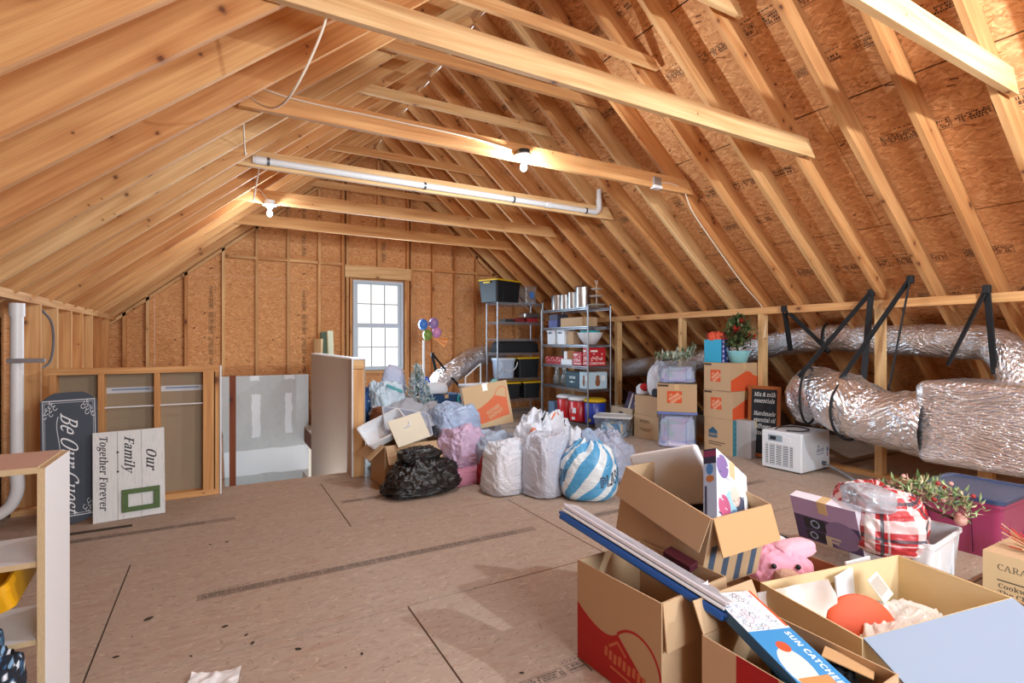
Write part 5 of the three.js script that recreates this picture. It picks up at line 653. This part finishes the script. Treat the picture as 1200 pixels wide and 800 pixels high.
// white bin with plaid bag and greenery
{ tote('white_bin', 'white open bin full of plaid bag and greenery', [0.46, 0.26, 0.42], [3.24, 0, -1.42], 0.1, plasticWhite, null, { handles: false }); }
const plaid = phys(0xffffff, 0.5, { clearcoat: 0.2, map: canvas(256, 256, (x, w, h) => { x.fillStyle = '#b3242c'; x.fillRect(0, 0, w, h); for (let k = 0; k < 2; k++) { x.globalAlpha = 0.75; x.fillStyle = '#eef0ee'; x.fillRect(k * 128 + 20, 0, 34, h); x.fillRect(0, k * 128 + 20, w, 34); x.fillStyle = '#2c3a44'; x.fillRect(k * 128 + 70, 0, 12, h); x.fillRect(0, k * 128 + 70, w, 12); x.fillStyle = '#d9dedd'; x.fillRect(k * 128 + 92, 0, 6, h); x.fillRect(0, k * 128 + 92, w, 6); } x.globalAlpha = 1; }) }); plaid.map.repeat.set(3, 1.6);
{ const o = sack('plaid_bag', 'red and white plaid bundle in clear wrap above white bin', [3.14, 0.16, -1.5], 0.9, { rx: 0.26, ry: 0.3, rz: 0.17, seed: 161, amp: 0.06 }, plaid); at(mesh('wrap_end', sackGeo({ rx: 0.12, ry: 0.12, rz: 0.1, seed: 163, amp: 0.07, n: 40 }), phys(0xdfe6ee, 0.15, { transmission: 0.6, thickness: 0 }), o), -0.12, 0.22, -0.1); }
{ const o = thing('holiday_garland', 'green garland with red berries and glitter leaves on white bin', 'garland', [3.3, 0.22, -1.38]); const f = () => { const t = rnd(); return [0.18 * t - 0.05 + rr(-0.05, 0.05), 0.06 + 0.16 * Math.sin(t * 2.6) + rr(-0.05, 0.06), -0.24 + 0.42 * t + rr(-0.07, 0.07)]; }; for (const [c, n, s] of [[0x7d9a66, 300, 0.06], [0xd8cfa8, 240, 0.05], [0xa8c08a, 140, 0.05], [0xc08a80, 120, 0.045]]) mesh('needles', foliage(n, f, s, 0.28), leafMat(c), o).userData.kind = 'stuff'; for (let i = 0; i < 26; i++) { const [x, y, z] = f(); at(mesh('berry', new THREE.SphereGeometry(0.012, 10, 8), std(i % 3 ? 0x9c2a2c : 0xd8a09a, 0.5), o), x, y + 0.02, z); } mesh('stem', tubeGeo([P(-0.05, 0.04, 0.24), P(0.04, 0.14, 0.05), P(0.12, 0.08, -0.18)], 0.007), darkWood, o); at(mesh('ornament', new THREE.SphereGeometry(0.03, 16, 12), std(0xd9a89c, 0.4), o), 0.1, 0.1, 0.16); }
// maroon tote, cookware carton
{ const mar = shiny(0xa33d68); const o = tote('storage_tote', 'maroon tote with dark blue lid by the plenum', [0.6, 0.35, 0.46], [4.14, 0, -1.42], 0.02, mar, shiny(0x33466a), { r: 0.045, taper: 0.84 }); rod(o, 'seam', P(-0.262, 0.02, -0.08), P(-0.3, 0.32, -0.08), 0.003, std(0x4a1530, 0.5)); at(mesh('grip_recess', rbx(0.012, 0.2, 0.045, 0.004), std(0x6f1f42, 0.5), o), -0.278, 0.18, -0.15); }
const cook = printed(512, 256, (x, w, h) => { x.fillStyle = '#dcc59a'; x.fillRect(0, 0, w, h); x.fillStyle = '#4a443c'; x.font = '46px serif'; x.fillText('CARAWAY', 60, 88, 240); x.fillRect(60, 140, 420, 7); x.font = 'bold 34px serif'; x.fillText('Cookware without', 64, 186, 330); x.fillText('The Chemicals', 64, 224, 270); });
closedCarton('cookware_carton', 'cream cookware carton with serif lettering beside open box', [0.38, 0.225, 0.46], [3.5, 0, -0.87], 0.0, { 1: cook });
{ const o = thing('berry_twigs', 'spray of red tipped twigs lying on the cookware carton', 'twigs', [3.46, 0.23, -0.93]); for (let i = 0; i < 22; i++) { const a = rr(1.2, 3.6), l = rr(0.08, 0.16); rod(o, 'twig', P(0, 0.0, 0), P(Math.cos(a) * l * 0.5, rr(0.02, 0.12), Math.abs(Math.sin(a)) * l), 0.003, std(i % 2 ? 0xc4452f : 0xd9b48c, 0.7), 6); } mesh('bound_stems', tubeGeo([P(0, 0.005, 0), P(0.06, 0.008, -0.06), P(0.14, 0.006, -0.1)], 0.01), darkWood, o); }
// big open box in the corner
for (const [i, x, d, ry] of [[0, 2.38, 1.2, -0.1], [1, 2.2, 1.16, 0.12]]) tag(at(mesh('liner_board', rbx(0.16, 0.26, 0.008, 0.002), plasticWhite), x, 0.2, -d, ry, -0.08), ['white liner board upright in far corner of big open carton', 'white liner board leaning at back of big open carton'][i], 'board');
const greyBlue = std(0x8594aa, 0.6), cream = std(0xead9b4, 0.8, { map: card });
openCarton('appliance_carton', 'big wide open carton with pale inside and blue grey flaps', [0.76, 0.34, 0.4], [2.14, 0.0, -1.0], [-0.17, 0, 0], [115, null, 118, null], { side: std(0xfff6e2, 0.8, { map: canvas(64, 64, (x, w, h) => { x.fillStyle = rgb(226, 208, 176); x.fillRect(0, 0, w, h); }) }), flap: cream, flapFaces: { 4: greyBlue }, depth: 0.3 });
{ const g = new THREE.PlaneGeometry(0.24, 0.26, 16, 16), p = g.attributes.position; for (let i = 0; i < p.count; i++) p.setZ(i, 0.05 * Math.sin(p.getX(i) * 9) + 0.02 * noise3(p.getX(i) * 9, p.getY(i) * 9, 2)); g.computeVertexNormals(); tag(at(mesh('paper_sheet', g, std(0xefe7e2, 0.7, { side: THREE.DoubleSide })), 1.86, 0.23, -1.12, -0.5, -0.4, 0.2), 'curled white paper sheet inside big open carton', 'paper'); }
{ const g = new THREE.SphereGeometry(0.12, 32, 24); g.scale(1.05, 0.9, 0.2); tag(at(mesh('orange_disc', g, std(0xd8562f, 0.6)), 2.0, 0.24, -1.0, -0.5, -0.5), 'orange rounded lid inside big open carton', 'lid'); }
const clearWrap = phys(0xfffaf4, 0.2, { transmission: 0.25, thickness: 0 });
sack('packing_wrap', 'crumpled clear packing wrap heaped in big open carton', [2.14, 0.008, -0.92], 0.2, { rx: 0.24, ry: 0.26, rz: 0.14, seed: 171, amp: 0.08, f: 3 }, clearWrap, undefined, 'packaging');
tag(at(mesh('product_label', bx(0.12, 0.002, 0.09), std(0xffffff, 0.5, { map: canvas(128, 96, (x, w, h) => { x.fillStyle = '#ddd6cc'; x.fillRect(0, 0, w, h); x.fillStyle = '#7a7268'; for (let i = 0; i < 18; i++) x.fillRect(8 + i * 6, 12, 3, 60); }) })), 2.25, 0.3, -1.06, 0.2, 0.9), 'barcode slip tucked in big open carton', 'label');
for (const [i, x, z, ry] of [[0, 2.84, -1.05, 0.3], [1, 2.96, -0.88, -0.25]]) tag(at(mesh('cardboard_flap', rbx(0.42, 0.006, 0.2, 0.002), i ? plasticWhite : cardLight), x, 0.012 + i * 0.03, z, ry, 0, 0.04), ['loose tan cardboard sheet on floor by big open carton', 'loose white cardboard sheet on floor before cookware carton'][i], 'cardboard');
renderer.render(scene, camera);
